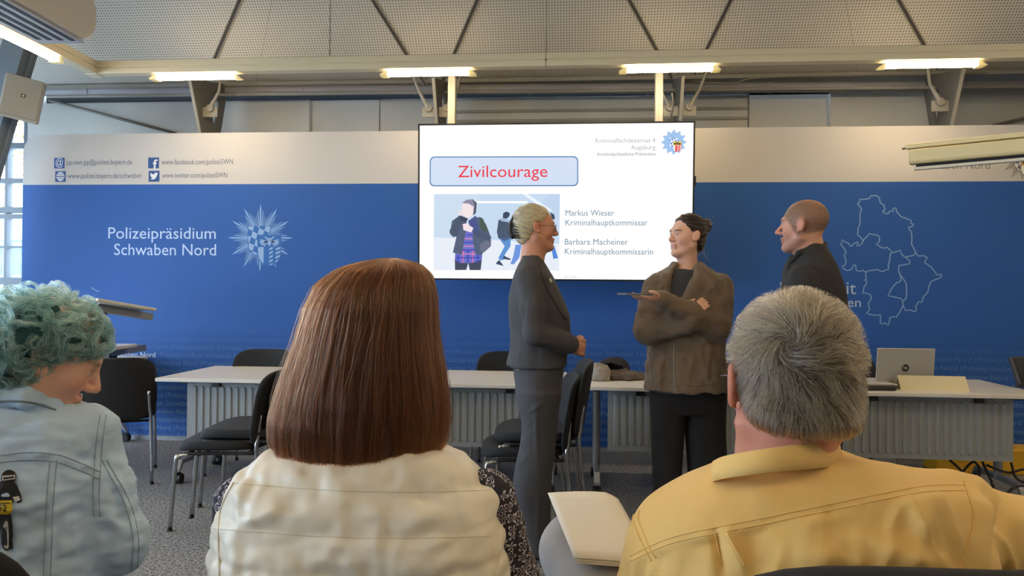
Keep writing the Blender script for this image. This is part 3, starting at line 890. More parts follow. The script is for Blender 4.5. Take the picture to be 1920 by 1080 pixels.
bird = [(-.75, -.55), (-.4, -.6), (.0, -.55), (.35, -.3), (.52, .05), (.56, .3), (.75, .5), (.58, .47), (.7, .66), (.48, .58), (.3, .66), (.08, .55), (.02, .3), (-.3, .38), (-.65, .62), (-.68, .35), (-.6, .2), (-.72, .2), (-.6, -.02), (-.45, -.1), (-.56, -.12), (-.42, -.3), (-.3, -.34), (-.5, -.48)]
q.poly([(c[0]+p[0]*h, YB-2*e, c[2]+p[1]*h) for p in bird]); bl_build(q, 'bird_icon', print_m)
m2 = MB(); hl = '#bcd0ee'
text_px(m2, 'Polizeipräsidium', 203, 404.5, 447.5, 21.5, YB, hl, off=e); text_px(m2, 'Schwaben Nord', 214, 405, 478.5, 21.5, YB, hl, off=e)
bl_build(m2, 'title_lettering', print_m)
m3 = MB(); c = onY(488, 446, YB); R_ = onY(550, 446, YB)[0]-c[0]
emblem(m3, c[0], c[2], R_, YB-e, '#7fa5d6', '#2b64ac', '#8fafd8'); bl_build(m3, 'star_emblem', print_m)
m4 = MB(); text_px(m4, 'Sicherheit', 1462, 1605, 551, 24, YB, '#a9bdd8', off=e); text_px(m4, 'Schwaben', 1503, 1614, 575, 17.5, YB, '#a9bdd8', off=e)
bl_build(m4, 'slogan_lettering', print_m)
m5 = MB(); text_px(m5, 'Schwaben Nord', 1720, 1856, 317, 15, YB, '#7b7b7e', off=e); bl_build(m5, 'corner_lettering', print_m)
m6 = MB(); c = onY(1917, 300, YB); R_ = onY(1958, 300, YB)[0]-c[0]
emblem(m6, c[0], c[2], R_, YB-e, '#87837e', '#6f6d78', '#c8c4c0', red='#c5303c', gold='#d3b25c', white='#dcdcdc'); bl_build(m6, 'coloured_emblem', print_m)
# rows of small repeated lettering, fading upward
m7 = MB(); sent = 'Polizeipräsidium Schwaben Nord | '
base = np.array(lin('#19539f')); lt = np.array(lin('#9db9e0'))
wS = onY(903, 684, YB)[0]-onY(720, 684, YB)[0]
V0, F0 = text_data(sent.strip()); kx = wS/(V0[:, 0].max()-V0[:, 0].min()+.28)
for r in range(14):
    y = 621+15.25*r
    al = [.03, .06, .11, .15, .18, .2, .21, .22, .23, .24, .25, .26, .27, .28][r]
    z = px_z(400, y+4, YB); off = [.15, .62, .38, .9, .05, .55, .25, .7, .42, .93, .12, .6, .33, .8][r]*wS
    x = bx0+.05-off if r != 3 else px_x(300, 664, YB)
    while x < 4.0:
        if x > bx0:
            m7.col = tuple(base*(1-al*1.5)+lt*al*1.5)
            m7._add([(x+v[0]*kx, YB-e, z+v[1]*kx) for v in V0], F0)
        x += wS
bl_build(m7, 'repeated_lettering', print_m)
# one bright line among them
m8 = MB(); text_px(m8, 'Polizeipräsidium Schwaben Nord', 118, 291.5, 668.5, 9.5, YB, '#c4d5ee', .008, off=e*2); bl_build(m8, 'bright_lettering', print_m)
# outline map
mp = [[(685,85),(700,55),(775,45),(785,25),(820,25),(845,45),(850,75),(880,95),(885,125),(865,140),(905,158),(915,140),(945,140),(940,120),(965,115),(975,150),(1000,178),(1035,190),(1075,205),(1070,225),(1095,235),(1080,255),(1055,255),(1065,275),(1075,300),(1078,340),(1075,375),(1105,435),(1085,460),(1030,470),(1000,440),(995,420),(930,440),(920,420),(900,400),(870,405),(820,375),(845,350),(840,320),(810,310),(770,300),(745,330),(725,360),(715,335),(685,310),(690,260),(705,220),(705,150),(715,125),(700,100),(685,85)],
 [(725,360),(715,375),(680,390),(690,360),(665,370),(650,390),(630,392),(620,370),(575,345),(565,380),(605,440),(590,450),(600,490),(595,530),(575,535),(590,560),(610,568),(650,550),(655,530),(670,525),(675,565),(710,572),(745,578),(800,565),(830,560),(870,575),(910,560),(908,530),(920,490),(925,445),(930,440)],
 [(745,578),(750,625),(730,635),(755,650),(730,690),(720,730),(770,738),(785,770),(765,800),(775,850),(750,875),(800,890),(850,885),(850,950),(885,945),(910,962),(920,910),(965,905),(1015,820)],
 [(1105,435),(1115,460),(1160,460),(1190,475),(1170,510),(1220,545),(1260,600),(1290,595),(1285,620),(1215,650),(1195,720),(1165,750),(1150,800),(1125,795),(1105,825),(1110,862),(1075,855),(1035,858),(1015,820),(1010,790)],
 [(1030,470),(1065,500),(1060,520),(985,530),(995,600),(1000,640),(965,660),(930,700),(905,750),(1000,770),(1010,790),(1035,770),(1040,690),(1025,640),(1000,605)]]
m9 = MB(); m9.col = lin('#7c9ccb')
for P in mp:
    Q = []
    for i in range(len(P)-1):          # roughen the border
        p, q = np.array(P[i], float), np.array(P[i+1], float); Q.append(p)
        if np.linalg.norm(q-p) > 22: Q.append((p+q)/2+rng.normal(size=2)*3.2)
    Q.append(np.array(P[-1], float))
    W = [onY(1430+p[0]/3.857, 360+p[1]/3.857, YB)+(0, -e, 0) for p in Q]
    W = np.array(W); T_ = np.gradient(W, axis=0); T_ /= np.linalg.norm(T_, axis=1)[:, None]+1e-9; nn = np.stack([-T_[:, 2], 0*T_[:, 0], T_[:, 0]], 1)*.0048
    m9.strip(W-nn, W+nn)
bl_build(m9, 'map_outline', print_m)
# back feet so that the wall stands
MB().box2((-2.5, .08, 0), (-2.4, .5, .03)).box2((2.4, .08, 0), (2.5, .5, .03)).build('foot', steel_dark, bd)

# ------------------------------------------------------------------ display screen hung from two posts
YD = 5.62
def scr(px, py): return onY(px, py, YD)
sx0, sx1 = (scr(783, 240)[0]+scr(785, 524)[0])/2, (scr(1304, 235)[0]+scr(1299, 527)[0])/2
sz1, sz0 = (px_z(782, 233, YD)+px_z(1304, 229, YD))/2, (px_z(785, 524.5, YD)+px_z(1230, 527.5, YD))/2
sc_ = empty('display_screen', ((sx0+sx1)/2, YD, sz0), 0, 'large flat display showing a white slide titled Zivilcourage, hung above the tables', 'display screen')
SX = (sx0+sx1)/2; sw, sh = sx1-sx0, sz1-sz0
tilt = Matrix.Rotation(radians(2.2), 4, 'X')
def sl_pt(px, py):
    """picture position on the slide -> local x, z (bilinear between the traced corners)"""
    TL, TR, BL, BR = np.array((782, 233.)), np.array((1304.5, 229.)), np.array((784.5, 524.5)), np.array((1298.5, 528.))
    u, v = .5, .5
    for _ in range(8):
        p = TL*(1-u)*(1-v)+TR*u*(1-v)+BL*(1-u)*v+BR*u*v
        du = (TR-TL)*(1-v)+(BR-BL)*v; dv = (BL-TL)*(1-u)+(BR-TR)*u
        J = np.linalg.solve(np.stack([du, dv], 1), np.array((px, py))-p); u += J[0]; v += J[1]
    return (-sw/2+u*sw, (1-v)*sh)
blk = mat('display_black', '#0c0d10', rough=.3)
o = MB().box2((-sw/2, .0, 0), (sw/2, .07, sh)).build('display_body', blk, sc_); bevel(o, .004)
bz = .012
fr = MB()
for lo, hi in (((-sw/2, -.006, 0), (sw/2, .002, bz)), ((-sw/2, -.006, sh-bz), (sw/2, .002, sh)), ((-sw/2, -.006, 0), (-sw/2+bz, .002, sh)), ((sw/2-bz, -.006, 0), (sw/2, .002, sh))): fr.box2(lo, hi)
fr.build('bezel', blk, sc_)
o = MB().box2((sw/2, .0, sh*.60), (sw/2+.012, .04, sh*.66)).build('side_port', blk, sc_)
lit = mat('lit_screen', (1, 1, 1), attr='Col', emit=.93, rough=.3)
def slide(mb, pts, col, lay):
    mb.col = lin(col); mb.poly([(p[0], -.001-.0004*lay, p[1]) for p in (sl_pt(*q) for q in pts)])
def slide_text(mb, s, a, b, y, cap, col, lay=4, bold=0.0):
    p, q, t = sl_pt(a, y), sl_pt(b, y), sl_pt(a, y-cap)
    text_on(mb, s, p[0], q[0], p[1], t[1]-p[1], -.001-.0004*lay, col, bold)
bg = MB(); bg.col = lin('#fdfdff'); bg.poly([(-sw/2+bz, -.001, bz), (sw/2-bz, -.001, bz), (sw/2-bz, -.001, sh-bz), (-sw/2+bz, -.001, sh-bz)])
pane = bg.build('lit_panel', lit, sc_, cols=True)
def rrect(x0, y0, x1, y1, r):
    out = []
    for cx_, cy_, a in ((x1-r, y0+r, -pi/2), (x1-r, y1-r, 0), (x0+r, y1-r, pi/2), (x0+r, y0+r, pi)):
        out += [(cx_+r*cos(a+t), cy_+r*sin(a+t)) for t in np.linspace(0, pi/2, 6)]
    return out
tb = MB(); slide(tb, rrect(805, 293.5, 1088, 349.5, 9), '#5585b4', 1); slide(tb, rrect(807.2, 295.7, 1085.8, 347.3, 7.5), '#cfdcf3', 2)
tb.build('title_box', lit, sc_, cols=True)
tx = MB(); slide_text(tx, 'Zivilcourage', 860, 1030, 332.5, 22, '#e8263c'); tx.build('title_lettering', lit, sc_, cols=True)
for s_, a, b, y in (('Markus Wieser', 1064, 1155, 404.5), ('Kriminalhauptkommissar', 1064, 1216, 422.5), ('Barbara Macheiner', 1063, 1180, 458.5), ('Kriminalhauptkommissarin', 1063, 1226, 476.5)):
    tx = MB(); slide_text(tx, s_, a, b, y, 11, '#7893a5'); tx.build('name_lettering', lit, sc_, cols=True)
tx = MB(); slide_text(tx, 'Kriminalfachdezernat 4', 1120, 1231, 269, 8.5, '#a9b2bd'); slide_text(tx, 'Augsburg', 1186, 1231, 281.5, 8.5, '#a9b2bd')
slide_text(tx, 'Kriminalpolizeiliche Prävention', 1124, 1231, 293, 6, '#959dab', bold=.01); slide_text(tx, 'Bild: Pixelio', 1063, 1085, 521, 4, '#c3c6cc')
tx.build('heading_lettering', lit, sc_, cols=True)
em = MB(); c = sl_pt(1265, 268); R_ = sl_pt(1289, 268)[0]-c[0]
V = len(em.V); 
em.col = lin('#9cc1ec'); pts = []
for i in range(24):
    a = pi/2+i*pi/12; r = R_*(1.0 if i % 2 == 0 else .72); pts.append((c[0]+r*cos(a), -.0018, c[1]+r*sin(a)))
em.poly(pts)
emblem(em, c[0], c[1], R_*.95, -.002, '#8db5e6', '#5c97df', '#ffffff', red='#e6525c', gold='#f0d070', white='#f4f8ff', rays=False)
em.build('star_emblem', lit, sc_, cols=True)
# the photograph on the slide: a woman on the phone, a scuffle behind her
ph = MB()
def cr(x, y): return (800+x/6.75, 355+y/6.75)
def shp(pts, col, lay): slide(ph, [cr(*p) for p in pts], col, lay)
shp([(95, 60), (1712, 60), (1702, 1030), (98, 1022)], '#c3d8ef', 1)
shp([(95, 60), (700, 60), (560, 620), (95, 605)], '#c9dcef', 1.3)
shp([(95, 605), (850, 640), (1705, 690), (1702, 1030), (98, 1022)], '#e6ecf6', 2)
shp([(640, 150), (1300, 150), (1300, 178), (640, 175)], '#ffffff', 2); shp([(1230, 60), (1300, 60), (1620, 270), (1560, 280)], '#e9f2fc', 2)
shp([(1550, 60), (1712, 60), (1708, 400), (1480, 200)], '#bdd3ec', 1.6)
# scuffle
shp([(990, 300), (1030, 280), (1075, 300), (1070, 340), (1030, 375), (985, 360)], '#33415c', 3)
shp([(930, 390), (985, 365), (1060, 400), (1090, 620), (1010, 655), (930, 620), (910, 540)], '#43536b', 3)
shp([(950, 370), (1040, 380), (1110, 400), (1070, 420), (960, 400)], '#9db7d6', 3.3)
shp([(940, 620), (1090, 600), (1085, 720), (1010, 830), (1030, 880), (960, 900), (930, 870), (1010, 720)], '#5b8fd0', 3)
shp([(1000, 840), (1090, 880), (1080, 895), (990, 880)], '#3c4a63', 3.4); shp([(905, 930), (940, 890), (1000, 970), (900, 945)], '#3c4a63', 3.4)
shp([(1150, 700), (1225, 700), (1200, 860), (1130, 950), (1085, 945), (1120, 850)], '#6b93dc', 3)
shp([(1590, 290), (1640, 320), (1650, 380), (1610, 380)], '#33415c', 3); shp([(1600, 720), (1640, 710), (1690, 870), (1630, 880)], '#4d86d8', 3)
# woman: trousers, shirt, jacket, arms, bag, face, hair, hand
shp([(370, 880), (720, 880), (705, 1022), (565, 1022), (545, 930), (520, 1020), (375, 1022)], '#3f4659', 3)
shp([(375, 800), (500, 520), (600, 520), (725, 820), (720, 890), (600, 930), (450, 935), (372, 890)], '#6a6fc4', 4)
for i in range(5): shp([(400+i*65, 830-60*(i in (1, 2, 3))), (422+i*65, 830-60*(i in (1, 2, 3))), (425+i*62, 930), (405+i*62, 930)], ['#3d48b8', '#c26fae'][i % 2], 4.5)
for i in range(7): shp([(520-i*22, 570+i*48), (610+i*16, 570+i*48), (612+i*16, 584+i*48), (516-i*22, 584+i*48)], ['#3a43b0', '#d184b8'][i % 2], 4.7)
shp([(330, 400), (430, 330), (520, 400), (510, 540), (460, 830), (345, 800), (390, 600), (305, 560)], '#4f5c79', 5)
shp([(600, 360), (690, 350), (770, 440), (840, 620), (800, 660), (720, 830), (640, 830), (600, 640)], '#4f5c79', 5)
shp([(305, 560), (300, 520), (420, 330), (480, 360), (400, 590), (350, 605)], '#44516c', 6); shp([(590, 500), (700, 520), (840, 600), (820, 660), (640, 600)], '#46536f', 6)
shp([(690, 350), (730, 370), (800, 520), (740, 540), (690, 470)], '#43554f', 6.2)
shp([(690, 700), (770, 640), (838, 640), (835, 720), (745, 800), (700, 780)], '#6a6f86', 5.5)
shp([(540, 400), (640, 330), (690, 560), (620, 540), (560, 470)], '#44518a', 6)
shp([(460, 170), (540, 180), (620, 230), (600, 320), (540, 365), (480, 340), (455, 270)], '#f0e2e6', 7)
shp([(455, 175), (520, 130), (600, 125), (645, 190), (640, 300), (605, 320), (610, 220), (545, 180)], '#8a86a0', 8); shp([(590, 125), (650, 170), (640, 300), (600, 330), (625, 200)], '#4a4c64', 8.3)
shp([(405, 300), (430, 260), (460, 280), (470, 320), (420, 330)], '#ecdde4', 8); shp([(440, 330), (540, 370), (510, 420), (440, 390)], '#343a52', 7)
shp([(470, 440), (520, 430), (610, 490), (580, 545), (480, 515)], '#efdfe6', 9)
ph.build('slide_photograph', lit, sc_, cols=True)
for px in (848, 1235):
    x = px_x(px, 190, YD+.30)-SX
    a = MB().box2((x-.030, .26, sh*.3), (x+.030, .34, zr0+.16-sz0)).build('hanging_post', mat('post_grey', '#a9a294', rough=.45), sc_); bevel(a, .004)
    MB().box2((x-.02, YR+.04-YD, zr0+.07-sz0), (x+.02, .27, zr0+.10-sz0)).build('post_arm', steel, sc_)
    for z in (.4, .75): MB().box2((x-.02, .06, sh*z-.02), (x+.02, .265, sh*z+.02)).build('post_arm', steel, sc_)
pt = [scr(x, y)-(SX, YD-.10, sz0) for x, y in ((1263, 168), (1265, 190), (1261, 215), (1258, 232))]
MB().tube(smooth_path(pt, 5), .007, 8).build('cable', mat('black_cable', '#26262a', rough=.5), sc_, smooth=True)
for ch in list(sc_.children):
    if ch.name.split('.')[0] not in ('hanging_post', 'post_arm', 'cable'): ch.matrix_local = Matrix.Translation((0, 0, sh/2)) @ tilt @ Matrix.Translation((0, 0, -sh/2))

# ------------------------------------------------------------------ roll-up projection screen, upper right
A_, B_ = at(1706, 296, 5.35), at(1922, 272, 4.92); dv = B_-A_; dv[2] = 0; Lp = 2.0; dv /= np.linalg.norm(dv)
prs = empty('projection_screen', tuple(A_), math.atan2(dv[1], dv[0]), 'cream roll-up projection screen casing hanging at the upper right corner', 'projection screen')
pm = mat('screen_case_cream', '#e8d7a4', rough=.4); pw = mat('screen_bar_white', '#ddd6c2', rough=.4)
pr = [(-.05, -.035), (-.035, -.05), (.04, -.05), (.05, -.04), (.05, .05), (-.05, .05)]
o = MB().prism([(p[0], p[1]) for p in pr], 0, Lp, 'x').build('casing', pm, prs); bevel(o, .006)
o = MB().box2((-.02, -.035, .062), (Lp, .035, .095)).build('top_rail', pm, prs); bevel(o, .004)
o = MB().box2((.02, -.02, .048), (.05, .02, .064)).box2((1.2, -.02, .048), (1.23, .02, .064)).build('hook', steel_dark, prs)
o = MB().box2((.03, -.024, -.094), (Lp-.03, .016, -.072)).build('bottom_bar', pw, prs); bevel(o, .005)
o = MB().box2((.04, .0, -.075), (Lp-.04, .004, -.048)).build('screen_fabric', dark_gap, prs)
o = MB().tube([(-.05, 0, .07), (.0, 0, .075)], .008, 8).build('end_pin', steel_dark, prs)
rz_ = math.atan2(dv[1], dv[0]); ex = A_+dv*Lp
MB().box2((Lp-.03, -.025, .07), (Lp+(XR-ex[0])/max(dv[0], .2)+.02, .025, .09)).build('wall_bracket', steel, prs)

# ------------------------------------------------------------------ folding tables
top_m = mat('table_white', '#d5d1c8', rough=.35, vary=(3, .02))
edge_m = mat('table_edge', '#c7c3ba', rough=.4)
alu_m = mat('table_metal', '#8b8d90', rough=.35, metal=.35)
pan_m = mat('modesty_grey', '#8e9294', rough=.5)
blk_m = mat('black_plastic', '#17181a', rough=.45)
chrome = mat('chrome', '#b9bbbe', rough=.16, metal=1.0)
TL, TD, TZ = 1.335, .82, .72
def make_table(label, panel=True, legs=True):
    t = empty('folding_table', (0, 0, 0), 0, label, 'table', 'white folding tables')
    o = MB().box((0, 0, TZ-.0125), (TL, TD, .025)).build('table_top', top_m, t); bevel(o, .005, 3)
    o = MB().box((0, .0, TZ-.045), (TL-.22, .06, .04)).build('under_beam', alu_m, t)
    for s in (-1, 1):
        x = s*(TL/2-.09)
        c = MB().tube([(x, 0, .13), (x, 0, TZ-.03)], .026, 18).build('leg', alu_m, t, sharp=40)
        MB().box((x, 0, TZ-.04), (.05, .46, .03)).build('leg_bracket', blk_m, c)
        f = MB().prism([(-.29, .075), (-.24, .125), (.24, .125), (.29, .075), (.29, .095), (.25, .155), (-.25, .155), (-.29, .095)], x-.02, x+.02, 'x').build('foot_bar', alu_m, c); bevel(f, .004)
        for q in (-1, 1):
            k = MB(); 
            for dx in (-.017, .017): k.disc((x+dx, q*.275, .034), (1, 0, 0), .034, .022, 20)
            k.box((x, q*.275, .05), (.016, .05, .05)); k.tube([(x, q*.275, .05), (x, q*.275, .095)], .009, 8)
            k.build('caster', blk_m, t, sharp=40)
    if panel:
        x0 = TL/2-.155; y = -.285; z0, z1 = .30, .675; mb = MB()
        mb.prism([(-x0, z0), (x0, z0), (x0, z1), (-x0, z1)], y, y+.012)
        n = 20; st = (2*x0-.06)/n
        for i in range(n):
            cx_ = -x0+.03+st*(i+.5); w = st*.36
            out = [(cx_-w, z1-.035), (cx_-w, z0+.045)]+[(cx_-w*cos(a), z0+.045-w*sin(a)) for a in np.linspace(0, pi, 7)]+[(cx_+w, z1-.035)]+[(cx_+w*cos(a), z1-.035+w*sin(a)) for a in np.linspace(0, pi, 7)]
            inn = [(cx_+(p[0]-cx_)*.6, (z0+z1)/2+(p[1]-(z0+z1)/2)*.985) for p in out]
            k = len(out); V = [(p[0], y, p[1]) for p in out]+[(p[0], y-.009, p[1]) for p in inn]
            mb._add(V, [(j, (j+1) % k, k+(j+1) % k, k+j) for j in range(k)]+[tuple(range(k, 2*k))])
        p = mb.build('modesty_panel', pan_m, t, sharp=50)
        for s in (-.31, .31): MB().box((s, y-.006, .675), (.055, .02, .045)).box((s, y+.03, .69), (.04, .08, .01)).build('panel_clip', blk_m, p)
    return t
YT = 4.66+TD/2
tb0 = make_table('white folding table farthest left of the row, its free end beside the grey chairs')
tb0.location = (-2.745+TL/2, YT, 0)
labs = ['white folding table behind the woman in the grey suit', 'white folding table carrying the heap of dark clothes', 'white folding table carrying the open laptop and the cream card']
for i, x in enumerate((-2.745+TL*1.5+.005, .045+TL/2, onZ(1757, 745, .70)[0])):
    c = copy_tree(tb0); c.location = (x, YT+(.0 if i else .0), 0); c['label'] = labs[i]
# nested tables by the window, left
A3, B3 = onZ(100, 694, TZ), onZ(277, 668, TZ)
d3 = B3-A3; d3[2] = 0; d3 /= np.linalg.norm(d3); n3 = np.array((-d3[1], d3[0], 0))
c3 = B3-d3*TL/2+n3*TD/2
c = copy_tree(tb0); c.location = tuple(c3-(0, 0, c3[2])); c.rotation_euler = (0, 0, math.atan2(d3[1], d3[0])); c['label'] = 'white folding table at the left, behind the single black chair and teal-haired woman'
def raised(P0, P1, P3, thick, label, zc=None):
    """a tilted flip-top on its own column and foot"""
    P2 = P1+P3-P0; ctr = (P0+P2)/2
    t = empty('flip_top_table', (ctr[0], ctr[1], 0), 0, label, 'table')
    nrm = np.cross(P1-P0, P3-P0); nrm /= np.linalg.norm(nrm); nrm *= np.sign(nrm[2])
    Q = [p-(ctr[0], ctr[1], 0) for p in (P0, P1, P2, P3)]
    mb = MB(); mb._add(Q+[q-nrm*thick for q in Q], [(0, 1, 2, 3), (7, 6, 5, 4), (0, 4, 5, 1), (1, 5, 6, 2), (2, 6, 7, 3), (3, 7, 4, 0)])
    o = mb.build('table_top', top_m, t); bevel(o, .004)
    e1 = (P1-P0)/np.linalg.norm(P1-P0); e2 = (P3-P0)/np.linalg.norm(P3-P0)
    br = (P0-(ctr[0], ctr[1], 0))+e1*.32+e2*.16-nrm*(thick+.03)
    MB().box(br, (.42, .06, .05), np.stack([e1, np.cross(nrm, e1), nrm], 1)).build('fold_arm', alu_m, t)
    MB().box(br-e1*.18-e2*.0+(0, 0, -.02), (.09, .05, .07), np.stack([e1, np.cross(nrm, e1), nrm], 1)).build('hinge', blk_m, t)
    zt2 = br[2]-.03
    br = (P0-(ctr[0], ctr[1], 0))+e1*.02+e2*.42-nrm*(thick+.03); zt2 = br[2]+.02
    MB().tube([(br[0]-.0, br[1], .13), (br[0], br[1], zt2)], .03, 18).build('leg', alu_m, t, sharp=40)
    f = MB().box((br[0], br[1], .115), (.06, .58, .045)).build('foot_bar', alu_m, t); bevel(f, .006)
    for q in (-1, 1):
        k = MB()
        for dx in (-.017, .017): k.disc((br[0]+dx, br[1]+q*.26, .034), (1, 0, 0), .034, .022, 20)
        k.tube([(br[0], br[1]+q*.26, .03), (br[0], br[1]+q*.26, .10)], .01, 8); k.build('caster', blk_m, t, sharp=40)
    return t
raised(at(184, 559, 5.2), at(294, 578, 5.55), at(20, 558, 5.45), .022, 'raised white flip-top table behind the teal hair, topmost of the nested tables')
raised(at(207, 652, 5.45), at(257, 644.5, 5.75), at(70, 650, 5.9), .024, 'lower white flip-top table between the raised one and the black chair')

# ------------------------------------------------------------------ chairs
pad_m = mat('chair_fabric', '#1b1c20', rough=.85, bump=(600, .35, .002))
shell_m = mat('chair_shell', '#15161a', rough=.6)
def pad(w, h, t, fn, n=3.2, nr=10, na=40):
    """rounded cushion outline w x h, thickness t, placed by fn(u, v, off)"""
    V, Fc = [], []
    rings = [(1.0, 0.0)]+[(1-.06*(1-cos(a)), sin(a)) for a in np.linspace(.3, pi/2, 4)]+[(.8, 1.05), (.5, 1.12), (.2, 1.14)]
    for s in (1, -1):
        for k, (r, z) in enumerate(rings):
            if s == -1 and k == 0: continue
            for j in range(na):
                a = 2*pi*j/na; ca, sa = cos(a), sin(a)
                u = math.copysign(abs(ca)**(2/n), ca)*w/2*r; v = math.copysign(abs(sa)**(2/n), sa)*h/2*r
                V.append(fn(u, v, s*z*t/2))
    m = len(rings)
    def ring(s, k): return 0 if k == 0 else (k*na if s == 1 else (m+k-1)*na)
    for s in (1, -1):
        for k in range(m-1):
            a, b = ring(s, k), ring(s, k+1)
            for j in range(na):
                f = (a+j, a+(j+1) % na, b+(j+1) % na, b+j); Fc.append(f if s == 1 else f[::-1])
        b = ring(s, m-1); f = tuple(b+j for j in range(na)); Fc.append(f if s == 1 else f[::-1])
    return V, Fc
def make_chair(label):
    """faces +y"""
    t = empty('stacking_chair', (0, 0, 0), 0, label, 'chair')
    V, Fc = pad(.47, .46, .05, lambda u, v, o: (u, v+.01, .445+o-.018*max(0, (v-.1)/.13)**2+.012*abs(u/.23)**2))
    mesh_obj('seat', V, Fc, pad_m, t, True)
    def back(u, v, o):
        lean = -.215-.16*(v+.19)-.0; return (u, lean-o+.05*(1-(u/.23)**2)*-1+.03, .64+v)
    V, Fc = pad(.49, .42, .03, back, n=4.2); mesh_obj('backrest', V, Fc, pad_m, t, True)
    mf = MB()
    for s in (-1, 1):
        x = s*.205
        mf.tube(smooth_path([(x, .185, .412), (x*.98, .0, .412), (x, -.2, .412)], 4), .010, 10)
        leg = smooth_path([(x, .15, .404), (x*1.02, .192, .398), (x*1.04, .212, .36), (x*1.08, .235, .008)], 5)
        MB().tube(leg, .0115, 10).build('leg', chrome, t, smooth=True)
        leg = smooth_path([(x*.95, -.235, .62), (x*.98, -.222, .50), (x*1.02, -.215, .40), (x*1.08, -.265, .008)], 5)
        MB().tube(leg, .0115, 10).build('leg', chrome, t, smooth=True)
        MB().disc((x*1.08, .235, .006), (0, 0, 1), .014, .012, 12).build('foot_glide', blk_m, t)
        MB().disc((x*1.08, -.265, .006), (0, 0, 1), .014, .012, 12).build('foot_glide', blk_m, t)
    for y in (-.17, .15): mf.tube([(-.2, y, .412), (.2, y, .412)], .009, 8)
    mf.build('seat_frame', shell_m, t, smooth=True)
    return t
ch0 = make_chair('black chair by the left tables, seen from behind, nearest the woman with teal hair')
def place(x, y, rz, label, z=0, first=False, sc=1.0, group=None):
    c = ch0 if first else copy_tree(ch0)
    c.location = (x, y, z); c.rotation_euler = (0, 0, rz); c['label'] = label; c.scale = (sc,)*3
    if group: c['group'] = group
    return c
p = onZ(268, 905, 0)
place(p[0]-.24, p[1]+.10, radians(28), ch0['label'], first=True)
place(-1.97, 4.10, radians(98), 'lower black chair of the stacked pair in front of the leftmost table')
place(-1.86, 4.13, radians(96), 'upper black chair of the stacked pair in front of the leftmost table', .062)
p = at(1005, 838, 4.15)
place(p[0]-.065, p[1], radians(97), 'lower black chair of the stacked pair behind the woman in the grey suit')
place(p[0]+.005, p[1]+.03, radians(95), 'upper black chair of the stacked pair behind the woman in the grey suit', .078)
for px, lab in ((470, 'black chair standing behind the leftmost table of the row, its back showing above the top'),
                (948, 'black chair behind the table, its back showing left of the woman in the grey suit'),
                (1602, 'black chair behind the table, its back showing beside the open laptop')):
    p = at(px, 690, 5.42); place(p[0], p[1], pi, lab)

# ------------------------------------------------------------------ things on the tables
lp = onZ(1695, 727, TZ)
lt = empty('laptop', (lp[0], lp[1], TZ), radians(3), 'open silver laptop seen from behind its lid, with a round dark logo', 'laptop')
sil = mat('laptop_silver', '#b6b4b0', rough=.35, metal=.35)
o = MB().box((0, .13, .009), (.355, .25, .016)).build('laptop_base', sil, lt); bevel(o, .005)
o = MB().box((0, .12, .0175), (.31, .10, .002)).build('keyboard', blk_m, lt)
R3 = rotx(radians(-8)); R3 = rotx(radians(6))
lid = MB().box(R3 @ np.array((0, 0, .122)), (.358, .008, .235), R3).build('lid', sil, lt); lid.location = (0, .0, .012); bevel(lid, .003)
MB().box(R3 @ np.array((0, .0055, .124)), (.335, .002, .205), R3).build('screen', blk, lid)
lg = MB(); lg.col = lin('#26272b')
lg.poly([(0+.0235*cos(t), -.0045, .115+.0235*sin(t)) for t in np.linspace(0, 2*pi, 32, endpoint=False)])
text_on(lg, 'hp', -.0135, .0125, .110, .019, -.0050, '#c3c2bf', .01)
lg.V = [tuple(R3 @ np.array(v)) for v in lg.V]
lg.build('logo', mat('print', (1, 1, 1)), lid, cols=True)
q = onZ(1752, 732, TZ)
card = mat('cream_card', '#ddcfa8', rough=.7)
tc_ = MB().prism([(-.0, 0), (.055, .085), (.115, 0), (.112, 0), (.055, .081), (.003, 0)], -.20, .20, 'x').build('name_card', card)
tc_.location = (q[0], q[1]-.01, TZ); tc_.rotation_euler = (0, 0, radians(-1)); tag(tc_, 'folded cream card standing in front of the silver laptop', 'card')
q = onZ(1622, 732, TZ)
fd = empty('document_folder', (q[0], q[1]+.12, TZ), radians(4), 'dark folder with pale sheets on top, lying left of the laptop behind the grey-haired man', 'folder')
o = MB().box((0, 0, .014), (.36, .26, .028)).build('cover', mat('folder_black', '#1d1c1e', rough=.5), fd); bevel(o, .008, 3)
o = MB().box((.03, .01, .034), (.33, .23, .010)).build('sheets', mat('sheet_grey', '#b9b6b2', rough=.6), fd); bevel(o, .002)
q = onZ(1920, 730, TZ)
dp = empty('desk_device', (q[0]+.10, q[1]+.06, TZ), radians(18), 'dark desk screen on a tilted stand at the right edge of the picture', 'device')
R4 = rotx(radians(-22))
o = MB().box(R4 @ np.array((.03, 0, .115)), (.30, .03, .19), R4).build('housing', mat('device_dark', '#2c2d31', rough=.45), dp); bevel(o, .008)
o = MB().box(R4 @ np.array((.03, -.017, .118)), (.26, .003, .15), R4).build('back_plate', mat('device_plate', '#1c1d20', rough=.35), dp)
o = MB().prism([(-.09, 0), (.10, 0), (.02, .12)], -.06, .12, 'x').build('stand', mat('device_dark', '#2c2d31'), dp); bevel(o, .006)
